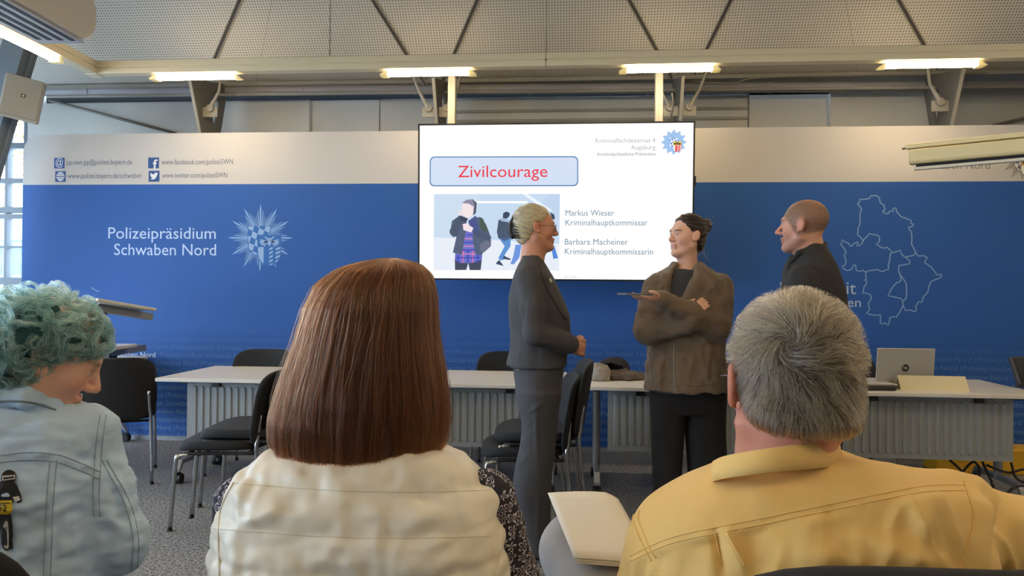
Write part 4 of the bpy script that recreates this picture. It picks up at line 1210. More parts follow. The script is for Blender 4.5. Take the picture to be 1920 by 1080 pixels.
# cables and yellow box below the right table
yb = onZ(1850, 893, 0)
o = MB().box((0, .16, .095), (.85, .22, .19)).build('cable_box', mat('yellow_plastic', '#d9a520', rough=.5)); o.location = (yb[0]+.1, yb[1], 0); bevel(o, .015, 3)
tag(o, 'yellow box on the floor beneath the right table among black cables', 'box')
kb = mat('cable_black', '#17171a', rough=.5)
def cable(pts, label, r=.008):
    P = smooth_path([at(*p) for p in pts], 6); P[:, 2] = np.maximum(P[:, 2], r)
    return tag(MB().tube(P, r, 8).build('power_cable', kb, smooth=True), label, 'cable', 'cables beneath the right table')
cable([(1780, 862, 4.75), (1800, 880, 4.7), (1822, 905, 4.65), (1838, 886, 4.65), (1826, 866, 4.7), (1806, 884, 4.68), (1790, 915, 4.6), (1760, 930, 4.6)], 'looped black cable hanging below the right table, nearest the yellow shirt')
cable([(1842, 866, 4.7), (1856, 895, 4.62), (1872, 925, 4.5), (1930, 935, 4.5)], 'black cable running down to the floor beside the looped one')
cable([(1850, 872, 4.72), (1890, 886, 4.7), (1925, 880, 4.7), (1990, 890, 4.7)], 'black cable sagging across the front of the yellow box')
cable([(1896, 868, 4.72), (1905, 895, 4.66), (1925, 905, 4.62), (1960, 900, 4.6)], 'black cable curling at the right edge of the picture')
cable([(1880, 935, 4.5), (1900, 915, 4.5), (1925, 912, 4.5), (1960, 930, 4.5)], 'blue-black cable coil on the floor at the right edge of the picture')

# clothes heap on the table
def cloth_heap(name, cpx, w, dd, h, col, label, cat, seed, dy=.25, n=9, extra=None, bumpy=.012):
    c0 = onZ(cpx, 716, TZ); c0[1] += dy
    S = Solid((-w, -dd, -.005), (w, dd, h*1.6+.02), .007)
    r2 = np.random.default_rng(seed)
    for i in range(n):
        a = r2.uniform(0, 2*pi); r = r2.uniform(.1, .75)
        x, y = r*w*.8*cos(a), r*dd*.8*sin(a); L_ = w*.45; b = r2.uniform(0, pi)
        rr_ = h*r2.uniform(.30, .5)*(1.1-.5*r)
        S.cap((x-L_*cos(b)*.5, y-L_*sin(b)*.35, rr_*.7), (x+L_*cos(b)*.5, y+L_*sin(b)*.35, rr_*.9), rr_, rr_*.8, k=.03)
    S.ell((0, 0, 0), (w*.75, dd*.75, h*.62), k=.04)
    S.bump(lambda X, Y, Z: bumpy*noise3(np.stack([X*.6+Y*.7, Y*.6-X*.3, Z*1.2], 1), 34, seed)+bumpy*.5*noise3(np.stack([X, Y, Z], 1), 70, seed+1))
    S.cut((0, 0, .001), (0, 0, -1))
    o, _ = solid_obj(name, S, mat(name+'_cloth'+str(seed), col, rough=.9, bump=(180, .35, .004), vary=(12, .25)), it=2)
    o.location = (c0[0], c0[1], TZ); tag(o, label, cat); return o
cloth_heap('jacket', 1172, .19, .13, .085, '#544a44', 'dark brown jacket heaped on the table beside the young woman', 'jacket', 5, .16)
cloth_heap('scarf', 1124, .075, .08, .15, '#8d857c', 'beige and grey scarf rolled up at the left end of the heap of clothes', 'scarf', 8, .10, 6)
cloth_heap('cap', 1157, .105, .09, .19, '#1c1c22', 'black bag lying on top of the heap of clothes', 'bag', 11, .24, 5, bumpy=.006)

# ------------------------------------------------------------------ people
class Frame:
    """a person's own axes: x to the right across the room, y away, z up; origin on the floor"""
    def __init__(s, D, px, floor_y=None):
        w = at(px, 548, D); s.D = D; s.o = np.array((w[0], w[1], 0.0)); s.R = rotz(YAW); s.cam = (CAM-s.o) @ s.R
    def __call__(s, px, py, dy=0.0): return (at(px, py, s.D+dy)-s.o) @ s.R
    def on(s, bvh, px, py):
        p = s(px, py); h, n = hit(bvh, s.cam, p-s.cam); return p if h is None else h
    def row(s, py, x0, x1, ry, dy=0.0, rot=0.0):
        """section row for a loft from the left and right edge in the view"""
        a, b = s((x0+x1)/2, py, dy), s(x1, py, dy)
        return [a[2], a[0], a[1], b[0]-a[0], ry, rot]
    def place(s, o): o.location = tuple(s.o); o.rotation_euler = (0, 0, YAW); return o
def axes(fwd, roll=0.0):
    """columns: forward, left, up of a head"""
    f = np.asarray(fwd, float); f /= np.linalg.norm(f); l = np.cross((0, 0, 1), f); l /= np.linalg.norm(l); u = np.cross(f, l)
    if roll: l, u = l*cos(roll)+u*sin(roll), u*cos(roll)-l*sin(roll)
    return np.stack([f, l, u], 1)
def add_head(S, c, A, s=1.0, neck=None, jaw=1.0, smile=0.0, fem=False, nr=.052):
    c = np.asarray(c, float)
    P = lambda *p: c+A @ (np.array(p)*s)
    S.ell(P(-.015, 0, .035), np.array((.097, .076, .086))*s, .02, A)
    S.ell(P(.030, 0, -.020), np.array((.058, .060, .085))*s, .03, A)
    for q in (-1, 1):
        S.cap(P(.0, q*.052*jaw, -.055), P(.062, q*.016*jaw, -.098), .020*s, .018*s, .03)
        S.ell(P(.052, q*.040, -.025), np.array((.026, .022, .024))*s, .025, A)         # cheek
    S.ell(P(.075, 0, -.100), np.array((.020, .022, .018))*s, .02, A)                     # chin
    S.cap(P(.080, -.034, .026), P(.080, .034, .026), .013*s, None, .015)                 # brow ridge
    for q in (-1, 1):
        S.ell(P(.098, q*.033, .004), np.array((.018, .018, .012))*s, .012, A, sub=True)  # eye socket
        S.ell(P(.076, q*.032, .003), np.array((.013, .0135, .0125))*s, .004, A)          # eye
        S.cap(P(.0845, q*.018, .0105), P(.078, q*.045, .0095), .0052*s, .0046*s, .004); S.cap(P(.083, q*.020, -.007), P(.077, q*.044, -.006), .0040*s, None, .005)       # upper lid
    nt = .109 if fem else .116
    S.cap(P(.086, 0, .016), P(nt, 0, -.026), .0075*s, .0115*s, .010)                     # nose
    for q in (-1, 1):
        S.ell(P(.098, q*.0115, -.031), np.array((.012, .009, .009))*s, .006, A)
        S.ell(P(.104, q*.007, -.041), np.array((.006, .004, .004))*s, .003, A, sub=True)
    S.cap(P(.089, -.018, -.058), P(.089, .018, -.058), .0085*s, None, .006)              # upper lip
    S.cap(P(.086, -.016, -.072), P(.086, .016, -.072), .0090*s, None, .006)              # lower lip
    S.chain([P(.086, -.027, -.064+smile), P(.100, -.010, -.0655), P(.100, .010, -.0655), P(.086, .027, -.064+smile)], [.0016*s, .0028*s, .0028*s, .0016*s], .003, sub=True)
    for q in (-1, 1):
        E = A @ rotz(q*radians(-22)) @ roty(radians(-12))
        S.ell(P(-.008, q*.082, -.002), np.array((.020, .008, .033))*s, .004, E)
        S.ell(P(.000, q*.092, .005), np.array((.011, .0075, .019))*s, .003, E, sub=True); S.ell(P(.004, q*.088, -.008), np.array((.008, .008, .009))*s, .003, E, sub=True)
        S.ell(P(.006, q*.081, -.024), np.array((.009, .007, .010))*s, .006, E)
    if neck is not None:
        n = np.asarray(neck, float)
        S.cap(P(-.022, 0, -.045), n, nr*s, nr*1.12*s, .03)
        S.cap(P(.012, 0, -.080), n+A[:, 0]*.012, .040*s, nr*s, .03)
def face_cols(V, c, A, s, skin, lip='#a85f58', brow=None, iris='#4a3a2c', extra=None, cheek=.10):
    q = (V-np.asarray(c)) @ A/s
    base = np.tile(np.array(lin(skin)), (len(V), 1))
    nz = noise3(V, 45, 3)[:, None]*.04+noise3(V, 140, 4)[:, None]*.03
    base = base*(1+nz)
    def mix(m, col):
        nonlocal base
        m = np.clip(m, 0, 1)[:, None]; base = base*(1-m)+np.array(lin(col))*m
    rd = np.exp(-(((q[:, 0]-.07)/.03)**2+((np.abs(q[:, 1])-.045)/.025)**2+((q[:, 2]+.03)/.03)**2))
    rd += np.exp(-(((q[:, 0]-.11)/.02)**2+(q[:, 1]/.02)**2+((q[:, 2]+.028)/.02)**2))*.8
    rd += np.exp(-(((q[:, 0]+.005)/.025)**2+((np.abs(q[:, 1])-.085)/.02)**2+((q[:, 2])/.035)**2))*.9
    mix(rd*cheek*3, '#c9705c')
    l = ((q[:, 0] > .080) & (np.abs(q[:, 1]) < .026)).astype(float)*np.exp(-(((q[:, 2]+.065)/.0125)**4))*np.clip((.027-np.abs(q[:, 1]))/.006, 0, 1)
    mix(l*.55, lip)
    e = (((np.abs(q[:, 1])-.032)/.0125)**2+((q[:, 2]-.002)/.0055)**2 < 1) & (q[:, 0] > .078)
    mix(e*.7, '#bdb1a8'); e2 = (((np.abs(q[:, 1])-.032)/.0062)**2+((q[:, 2]-.002)/.0058)**2 < 1) & (q[:, 0] > .078); mix(e2*1.0, iris)
    if brow:
        zb = .026-.10*(np.abs(q[:, 1])-.032)**2/.03
        b = (q[:, 0] > .062)*np.exp(-((q[:, 2]-zb)/.0045)**2)*np.clip((np.abs(q[:, 1])-.010)/.006, 0, 1)*np.clip((.054-np.abs(q[:, 1]))/.008, 0, 1)
        mix(b*.85, brow)
        b = (q[:, 0] > .074)*np.exp(-((q[:, 2]-.0105)/.0022)**2)*np.clip((.048-np.abs(q[:, 1]))/.004, 0, 1)*np.clip((np.abs(q[:, 1])-.016)/.004, 0, 1)
        mix(b*.7, brow)
    if extra: 
        for f_, col in extra: mix(f_(q, V), col)
    return base
skin_m = mat('skin', '#c69078', rough=.48, attr='Col', spec=.35, bump=(260, .08, .002))
skin_m.node_tree.nodes['Principled BSDF'].inputs['Subsurface Weight'].default_value = .12
skin_m.node_tree.nodes['Principled BSDF'].inputs['Subsurface Radius'].default_value = (.012, .005, .003)

def comb(bvh, V, Q, n, flow, length, steps, lift=0.0, where=None, curl=0.0, seed=1, rise=None, off=.001, jit=.0):
    """hair fibres: roots scattered over a surface, then walked along a flow field while hugging or leaving it"""
    r = np.random.default_rng(seed); out = []
    T = V[Q]; ar = np.linalg.norm(np.cross(T[:, 2]-T[:, 0], T[:, 3]-T[:, 1]), axis=1)
    cen = T.mean(1); p_ = ar.copy()
    if where is not None: p_ = p_*where(cen)
    p_ /= p_.sum()
    I = r.choice(len(Q), n, p=p_); w = r.dirichlet((1, 1, 1, 1), n)
    R0 = (T[I]*w[:, :, None]).sum(1)
    for i in range(n):
        p = R0[i]; h = length(p, r) if callable(length) else length*r.uniform(.8, 1.15); st = h/steps; pts = []
        z = r.uniform(0, 2*pi)
        for k in range(steps+1):
            loc, nn, _, _ = bvh.find_nearest(Vector(p))
            if loc is None: break
            loc = np.array(loc); nn = np.array(nn)
            o_ = off+(lift*(k*st) if rise is None else rise(k/steps, r, i))
            pts.append(loc+nn*o_)
            f = np.asarray(flow(loc, nn, k/steps, i)); f = f-nn*(f@nn)
            if curl:
                z += curl*r.uniform(.7, 1.3); f = f+np.cross(nn, f)*sin(z)*1.2
            if jit: f = f+r.normal(size=3)*jit
            f /= np.linalg.norm(f)+1e-9; p = loc+f*st
        if len(pts) > 2: out.append(np.array(pts))
    return out

def hand(S, w, d, up, s=1.0, curl=.5, side=1, spread=.0, k=.006):
    """hand at wrist w, fingers along d, back of the hand towards up; side: which way the thumb lies"""
    d = np.asarray(d, float); d /= np.linalg.norm(d); u = np.asarray(up, float); u = u-d*(u@d); u /= np.linalg.norm(u); l = np.cross(d, u)*side
    w = np.asarray(w, float)
    P = lambda a, b, c: w+(d*a+l*b+u*c)*s
    for b in (-.026, -.009, .009, .026): S.cap(P(.0, b*.7, 0), P(.080, b, .002), .0135*s, .0105*s, .012)
    ln = (.062, .074, .078, .070)
    for i, b in enumerate((-.028, -.0095, .0095, .028)):
        p = P(.080, b, .002); a = curl*.9; dirn = d*cos(a)-u*sin(a)+l*(b*spread)
        L_ = ln[i]*s; q1 = p+dirn*L_*.45; a2 = curl*2.0; q2 = q1+(d*cos(a2)-u*sin(a2))*L_*.32; a3 = curl*2.8; q3 = q2+(d*cos(a3)-u*sin(a3))*L_*.25
        S.chain([p, q1, q2, q3], [.0098*s, .0088*s, .0080*s, .0068*s], .0035)
    t0, t1, t2, t3 = P(.018, .030, -.006), P(.046, .050, -.016), P(.072, .056, -.022), P(.092, .050, -.026)
    S.chain([t0, t1, t2, t3], [.014*s, .0115*s, .010*s, .008*s], .005)

def seams(name, bvh, lines, r, m, parent, fr, off=.0005, per=8):
    """raised stitched seams laid on a garment, each a part of its own"""
    for P in lines:
        W = smooth_path([np.asarray(p, float) for p in P], per)
        Q = drape(bvh, W, fr.cam, off)
        if len(Q) > 2: MB().tube(Q, r, 6).build(name, m, parent, smooth=True)

def folds(V, fr, bvh, items):
    """soft creases: items (p, q, height, width) raise or sink a line from p to q"""
    h = np.zeros(len(V))
    def land(p):
        g, n = hit(bvh, fr.cam, np.asarray(p)-fr.cam); return np.asarray(p, float) if g is None else g
    for p, q, a, w in items:
        p, q = land(p), land(q); ba = q-p; t = np.clip(((V-p)@ba)/(ba@ba), 0, 1)
        dd = np.linalg.norm(V-p-t[:, None]*ba, axis=1)
        h += a*np.exp(-(dd/w)**2)*(np.sin(pi*np.clip(t, .03, .97))**.5)
    return h

# ---- woman in the grey suit, in profile
fr = Frame(3.66, 1005); FA = axes((1, .06, -.02)); hs = .915
hc = fr(1006, 428)
suit = mat('suit_grey', '#3d3d41', rough=.85, bump=((900, .25, .001), (14, .25, .01)), vary=(9, .08))
rows = [fr.row(478, 982, 1016, .055), fr.row(492, 972, 1022, .10), fr.row(502, 967, 1027, .155), fr.row(518, 962, 1036, .180), fr.row(550, 955, 1051, .182), fr.row(590, 955, 1069, .172),
        fr.row(622, 957, 1071, .160), fr.row(650, 955, 1064, .165), fr.row(690, 950, 1062, .185)]
hips = [fr.row(668, 964, 1058, .165), fr.row(700, 963, 1056, .178), fr.row(735, 967, 1051, .175), fr.row(760, 974, 1046, .15)]
def legrow(y, x0, x1, dy): return fr.row(y, x0, x1, (x1-x0)/2/382*.95, dy)
legs = [[legrow(735, 970, 1049, -.085), legrow(765, 974, 1046, -.085), legrow(800, 978, 1042, -.085), legrow(840, 973, 1037, -.085), legrow(870, 966, 1032, -.085), legrow(905, 961, 1027, -.085), legrow(950, 968, 1024, -.085), legrow(1010, 984, 1023, -.085), legrow(1041, 988, 1024, -.085)],
        [legrow(735, 972, 1050, .085), legrow(800, 984, 1046, .085), legrow(860, 984, 1040, .085), legrow(905, 978, 1034, .085), legrow(960, 986, 1032, .085), legrow(1028, 996, 1034, .085)]]
sh, el, wr = fr(992, 522, -.165), fr(1003, 626, -.215), fr(1070, 646, -.13)
sh2, el2, wr2 = fr(1002, 520, .165), fr(1012, 626, .205), fr(1068, 644, .06)
S = Solid((-.30, -.36, 0), (.34, .33, 1.76), .011, fx=[(-.14, .14, .0045)], fy=[(-.10, .10, .0045)], fz=[(1.40, 1.76, .0035), (.93, 1.12, .005)])
add_head(S, hc, FA, hs, neck=fr(996, 492), fem=True)
S.loft(rows, .02, shift=-.03); S.loft(hips, .02, shift=-.012)
for lg_ in legs: S.loft(lg_, .02, shift=-.02, n=2)
S.chain([sh, el, wr], [.05, .043, .030], .02); S.chain([sh2, el2, wr2], [.05, .043, .030], .02)
for dy in (-.085, .085): S.cap(fr(1006, 1038, dy), fr(1040, 1041, dy), .028, .022)
# clasped hands
S.ell(fr(1083, 650, -.075), (.034, .026, .040), .01); S.ell(fr(1085, 652, -.03), (.032, .026, .040), .01)
for i in range(4):
    y = 637+8.6*i
    S.chain([fr(1086, y, -.095), fr(1096-i*.8, y+2, -.080), fr(1097-i, y+4, -.045), fr(1091, y+5, -.028)], [.0092, .0092, .0085, .007], .0035)
S.chain([fr(1076, 640, -.09), fr(1085, 633, -.08), fr(1092, 634, -.06)], [.011, .0095, .008], .004)
S.chain([fr(1078, 638, -.02), fr(1087, 631, -.04), fr(1093, 633, -.055)], [.011, .0095, .008], .004)
S.cap(wr, fr(1080, 650, -.085), .027, .026, .02); S.cap(wr2, fr(1082, 650, -.02), .027, .026, .02)
p1, p1b = solid_obj('person', S, skin_m, colfn=lambda V, N: face_cols(V, hc, FA, hs, '#c08a72', lip='#8f4a48', brow='#8d7660'), it=1)
fr.place(p1); tag(p1, 'woman in a dark grey suit with pale pinned-up hair, hands clasped, in profile', 'person')
S = Solid((-.30, -.36, .90), (.34, .36, 1.55), .0075)
S.loft(rows, .03)
S.chain([sh, (sh*.45+el*.55), el, wr*.94+el*.06, wr], [.064, .058, .055, .044, .041], .022); S.chain([sh2, el2, wr2], [.064, .055, .041], .022)
S.chain([fr(980, 480, -.005), fr(984, 483, -.045), fr(998, 489, -.072), fr(1014, 503, -.066), fr(1026, 522, -.052)], [.013, .013, .014, .013, .009], .006)
S.chain([fr(980, 480, .005), fr(984, 483, .045), fr(998, 489, .072), fr(1014, 503, .066), fr(1026, 522, .052)], [.013, .013, .014, .013, .009], .006)
S.cap(fr(1003, 440), fr(1004, 486), .045, .052, .006, sub=True)
S.cap(fr(1012, 480), fr(1030, 520, 0), .040, .016, .006, sub=True)
S.cut(fr(1000, 687), (0, 0, -1)); 
jk, jb = solid_obj('suit_jacket', S, suit, p1, it=2, disp=lambda V, N, B: .006*noise3(V*(1, 1, .6), 16, 5)+folds(V, fr, B, [
    (fr(985, 600, -.26), fr(1022, 640, -.26), .008, .012), (fr(1000, 640, -.27), fr(1040, 645, -.2), .006, .010), (fr(985, 560, -.24), fr(980, 620, -.26), -.007, .012),
    (fr(1020, 560, -.18), fr(1022, 620, -.18), -.010, .012), (fr(972, 640, -.17), fr(985, 600, -.2), .006, .015), (fr(975, 650, -.18), fr(972, 684, -.18), .004, .012), (fr(1015, 655, -.17), fr(1018, 686, -.17), .004, .012), (fr(985, 500, -.16), fr(975, 530, -.2), .004, .014)]))
lm = MB(); on = lambda *q: [fr.on(jb, *p) for p in q]
ribbon_on(lm, jb, on((1010, 498), (1020, 530), (1040, 568), (1058, 598)), on((1020, 506), (1035, 540), (1051, 570), (1062, 598)), (0, 1, 0), 26, 4, .004)
o = lm.build('lapel', suit, jk, smooth=True); md = o.modifiers.new('thickness', 'SOLIDIFY'); md.thickness = .004
h_, n_ = hit(jb, fr.cam, fr(1030, 527)-fr.cam)
o = MB().disc(h_+n_*.006, n_, .012, .006, 16).build('brooch', mat('brooch_silver', '#b9c2b8', rough=.25, metal=.8), jk)
S = Solid((-.30, -.30, .005), (.30, .30, 1.02), .0075)
S.loft(hips, .02)
for lg_ in legs: S.loft(lg_, .035, n=2.1)
S.cut((0, 0, .012), (0, 0, -1)); S.cut(fr(1000, 676), (0, 0, 1))
tr_, _ = solid_obj('trousers', S, suit, p1, it=2, disp=lambda V, N, B: .004*noise3(V*(1, 1, .5), 13, 9)+folds(V, fr, B, [
    (fr(976, 760, -.17), fr(1020, 738, -.17), .008, .012), (fr(976, 785, -.17), fr(1018, 755, -.17), .008, .010), (fr(978, 812, -.17), fr(1010, 775, -.17), .007, .010), (fr(976, 835, -.17), fr(1008, 800, -.17), .006, .012),
    (fr(1005, 720, -.18), fr(1008, 1030, -.18), .008, .010), (fr(968, 880, -.17), fr(992, 850, -.17), .006, .012)]))
for dy in (-.085, .085):
    S = Solid(tuple(fr(975, 1060, dy)-(0, .06, -.0))[:2]+(-.002,), tuple(fr(1085, 1000, dy)+(0, .06, 0))[:2]+(.10,), .005)
    S.cap(fr(1000, 1034, dy), fr(1005, 1020, dy), .034, .03, .02); S.cap(fr(1004, 1036, dy), fr(1062, 1042, dy), .036, .026, .02); S.cut((0, 0, .0), (0, 0, -1))
    solid_obj('shoe', S, mat('shoe_black', '#121214', rough=.35), p1)
# hair, clip, glasses, earring
def HP(A, c, s): return lambda *p: np.asarray(c)+A @ (np.array(p)*s)
H = HP(FA, hc, hs)
S = Solid(tuple(hc-.19), tuple(hc+.19), .005)
S.ell(H(-.022, 0, .036), np.array((.108, .087, .092))*hs, .02, FA); S.ell(H(-.066, 0, .0), np.array((.052, .056, .080))*hs, .03, FA); S.ell(H(-.045, 0, -.055), np.array((.045, .058, .045))*hs, .03, FA)
S.cut(H(.046, 0, .05), FA @ np.array((1, 0, -.72)), .025)
for q in (-1, 1): S.ell(H(.004, q*.088, -.008), np.array((.026, .022, .040))*hs, .01, FA, sub=True)
blond = [(0, '#8f8265'), (.5, '#c4b690'), (1, '#e6dcbd')]
h1, h1b = solid_obj('hair', S, mat('hair_pale', '#b3a685', rough=.5), p1, it=1, disp=lambda V, N, B: .0025*np.sin(((V-hc)@FA)[:, 2]*210+((V-hc)@FA)[:, 0]*90+4*noise3(V, 9, 2)))
V_, Q_ = S.mesh()
tw = H(-.115, 0, .0)
def fl(p, n, t, i):
    d = tw-p; return d+FA[:, 2]*.02
st_ = comb(h1b, V_, Q_, 2600, fl, .11, 9, rise=lambda t, r, i: .0015+.002*sin(i)*t, seed=3)
strands('hair_strands', st_, .00045, hair_mat('hair_pale_fibre', blond), h1)
mb = MB()
for q in (-1, 1):
    ctr = [H(-.122-.020*sin(t*pi), q*.016, .056-.115*t) for t in np.linspace(0, 1, 9)]
    mb.tube(ctr, .0095, 8)
    for t in np.linspace(.06, .94, 8):
        b = H(-.122-.020*sin(t*pi), q*.018, .056-.115*t); mb.tube([b, b+FA @ np.array((.016, q*.018, -.003)), b+FA @ np.array((.036, q*.030, -.008))], [.004, .0035, .0025], 6)
mb.build('hair_clip', blk_m, p1, smooth=True)
gm = mat('glasses_frame', '#5d2b25', rough=.3)
def glasses(A, H, hs, parent, m, w=.066):
    g = MB()
    for q in (-1, 1):
        ring = [H(.099, q*(.034+.024*cos(t)), .0+.019*sin(t)) for t in np.linspace(0, 2*pi, 21)]; g.tube(ring, .0013, 6)
        g.tube([H(.098, q*.058, .008), H(.085, q*.072, .009), H(.0, q*.083, .010), H(-.02, q*.082, -.004)], .0014, 6)
    g.tube([H(.099, -.011, .004), H(.104, 0, .006), H(.099, .011, .004)], .0013, 6)
    o = g.build('glasses', m, parent, smooth=True)
    l = MB()
    for q in (-1, 1): l.poly([H(.099, q*(.034+.024*cos(t)), .0+.019*sin(t)) for t in np.linspace(0, 2*pi, 21)[:-1]])
    l.build('lens', glass_m, o); return o
glasses(FA, H, hs, p1, gm)
mb = MB(); e0 = H(.010, -.091, -.042); mb.tube([e0+FA @ np.array((.007*cos(t), -.002*sin(t), .008*sin(t))) for t in np.linspace(0, 2*pi, 15)], .0017, 6)
mb.build('earring', mat('gold', '#d3a550', rough=.25, metal=1.0), p1, smooth=True)

# ---- young woman in the brown jacket, arms crossed, holding a phone
fr2 = Frame(3.78, 1288); A2 = axes((-.93, -.37, .03)); hs2 = .89; hc2 = fr2(1288, 443)
br = mat('jacket_brown', '#6a5a4a', rough=.9, bump=((420, .35, .002), (22, .3, .008)), vary=(14, .14), sheen=.2)
dark = mat('shirt_charcoal', '#333438', rough=.9, bump=(20, .2, .006))
black = mat('trousers_black', '#151518', rough=.9, bump=(9, .3, .01))
R2 = fr2.row
rows2 = [R2(492, 1268, 1310, .055), R2(504, 1252, 1326, .085), R2(516, 1232, 1346, .11), R2(532, 1222, 1354, .118), R2(580, 1224, 1352, .125), R2(640, 1222, 1354, .132), R2(700, 1214, 1360, .145), R2(745, 1212, 1362, .15)]
sL, eL, wL = fr2(1344, 540, .0), fr2(1342, 612, -.10), fr2(1238, 562, -.27)
sR, eR, wR = fr2(1232, 540, -.02), fr2(1216, 618, -.10), fr2(1288, 606, -.19)
legs2 = [[R2(735, 1218, 1292, .10), R2(800, 1220, 1282, .085), R2(925, 1224, 1277, .075), R2(1040, 1232, 1274, .065)], [R2(735, 1286, 1362, .10), R2(800, 1286, 1361, .085), R2(925, 1290, 1361, .08), R2(1040, 1296, 1350, .07)]]
S = Solid((-.42, -.46, 0), (.30, .26, 1.74), .011, fx=[(-.13, .14, .0045)], fy=[(-.10, .12, .0045)], fz=[(1.40, 1.74, .0035), (1.18, 1.30, .0045)])
add_head(S, hc2, A2, hs2, neck=fr2(1290, 500, .01), smile=.006, fem=True, jaw=.95, nr=.043)
S.loft(rows2, .02, shift=-.05)
for l_ in legs2: S.loft(l_, .02, shift=-.02)
S.chain([sL, eL, wL], [.045, .038, .027], .02); S.chain([sR, eR, wR], [.045, .038, .027], .02)
hand(S, fr2(1232, 561, -.275), fr2(1195, 557, -.33)-fr2(1232, 561, -.275), (0, -.15, -1), .95, .12, side=1)
hand(S, fr2(1296, 590, -.22), fr2(1318, 570, -.20)-fr2(1296, 590, -.22), (0, -1, .3), .85, .35, side=-1)
p2, _ = solid_obj('person', S, skin_m, colfn=lambda V, N: face_cols(V, hc2, A2, hs2, '#d8ab95', lip='#b06c62', brow='#2e221c'), it=1)
fr2.place(p2); tag(p2, 'young woman in a brown jacket with arms crossed and dark hair in a bun', 'person')
S = Solid((-.30, -.30, .80), (.30, .26, 1.45), .008)
S.loft(rows2[1:], .02, shift=-.016); S.cut(fr2(1290, 741), (0, 0, -1)); S.cap(fr2(1287, 480, -.02), fr2(1289, 500, -.01), .058, .058, .01, sub=True)
solid_obj('shirt', S, dark, p2, it=2)
S = Solid((-.34, -.42, .80), (.34, .28, 1.48), .0075)
S.loft(rows2, .02, shift=.012); S.cut(fr2(1290, 731), (0, 0, -1))
S.chain([fr2(1250, 640, -.135), fr2(1248, 700, -.145), fr2(1248, 750, -.15)], [.024, .034, .038], .006, sub=True)          # open front, below the arms
S.chain([fr2(1287, 470, -.06), fr2(1280, 515, -.12), fr2(1262, 560, -.13), fr2(1252, 620, -.135)], [.058, .056, .044, .026], .008, sub=True)
S.cap(fr2(1290, 470, 0), fr2(1290, 505, 0), .062, .06, .01, sub=True)
S.chain([sL, (sL+eL)/2, eL], [.078, .078, .074], .03); S.chain([eL, (eL+wL)/2, wL], [.072, .062, .046], .02)
S.chain([sR, (sR+eR)/2, eR], [.074, .072, .072], .03); S.chain([eR, wR], [.070, .055], .02)
# collar flaps
S.chain([fr2(1304, 492, .06), fr2(1316, 501, .0), fr2(1314, 522, -.09), fr2(1298, 552, -.13)], [.014, .018, .020, .010], .008)
S.chain([fr2(1300, 490, .07), fr2(1280, 490, .07), fr2(1262, 497, .0), fr2(1247, 518, -.08), fr2(1238, 545, -.11)], [.013, .013, .015, .018, .010], .008)
j2, j2b = solid_obj('jacket', S, br, p2, it=2, disp=lambda V, N, B: .008*noise3(V, 17, 21)+.0045*noise3(V, 36, 22)+folds(V, fr2, B, [
    (fr2(1200, 600, -.2), fr2(1250, 622, -.2), .010, .010), (fr2(1198, 618, -.2), fr2(1245, 640, -.2), .009, .009), (fr2(1205, 590, -.2), fr2(1240, 600, -.2), .008, .009), (fr2(1215, 575, -.15), fr2(1235, 590, -.18), .008, .010),
    (fr2(1330, 560, -.1), fr2(1300, 600, -.2), .010, .012), (fr2(1345, 570, -.08), fr2(1318, 615, -.17), .010, .012), (fr2(1300, 570, -.2), fr2(1270, 610, -.22), .008, .011), (fr2(1270, 560, -.24), fr2(1262, 600, -.24), .007, .010),
    (fr2(1340, 530, -.08), fr2(1320, 560, -.1), .008, .012), (fr2(1330, 650, -.12), fr2(1325, 728, -.13), .006, .014), (fr2(1300, 655, -.13), fr2(1290, 728, -.14), .005, .012), (fr2(1226, 660, -.12), fr2(1220, 725, -.13), .006, .012), (fr2(1350, 690, -.08), fr2(1300, 718, -.14), .005, .012)]))
seams('zip', j2b, [[fr2(1264, 640), fr2(1264, 690), fr2(1265, 728)]], .0028, mat('zip_metal', '#8b7d6a', rough=.35, metal=.6), j2, fr2, off=.001)
seams('pocket_seam', j2b, [[fr2(1314, 650), fr2(1322, 690)], [fr2(1268, 722), fr2(1310, 722), fr2(1356, 716)]], .0022, br, j2, fr2)
S = Solid((-.28, -.24, .0), (.28, .24, .90), .009)
S.loft([R2(715, 1226, 1352, .115), R2(740, 1218, 1362, .12), R2(775, 1226, 1356, .10)], .012)
for l_ in legs2: S.loft(l_, .012, n=2.3)
S.cut((0, 0, .012), (0, 0, -1))
solid_obj('trousers', S, black, p2, it=2, disp=lambda V, N, B: .005*noise3(V*(1, 1, .4), 12, 31))
for x in (1250, 1322):
    c = fr2(x, 1030, -.05); S = Solid((c[0]-.07, c[1]-.2, -.002), (c[0]+.07, c[1]+.16, .1), .006)
    S.cap((c[0], c[1]+.06, .035), (c[0]-.01, c[1]-.10, .03), .04, .034); S.cut((0, 0, 0), (0, 0, -1)); solid_obj('shoe', S, MATS['shoe_black'], p2)
H2 = HP(A2, hc2, hs2)
S = Solid(tuple(hc2-.2), tuple(hc2+.2), .005)
S.ell(H2(-.018, 0, .037), np.array((.103, .083, .092))*hs2, .02, A2); S.ell(H2(-.060, 0, -.040), np.array((.042, .060, .055))*hs2, .03, A2)
S.cut(H2(.046, 0, .05), A2 @ np.array((1, 0, -.62)), .014)
for q in (-1, 1): S.ell(H2(.010, q*.090, -.012), np.array((.030, .022, .040))*hs2, .01, A2, sub=True)
bun = hc2+np.array((.096, .030, .056)); S.ell(bun, (.034, .034, .034), .008)
h2, h2b = solid_obj('hair', S, mat('hair_dark', '#231c1a', rough=.45), p2, disp=lambda V, N, B: .002*np.sin(V[:, 2]*260+5*noise3(V, 14, 2)))
V_, Q_ = S.mesh()
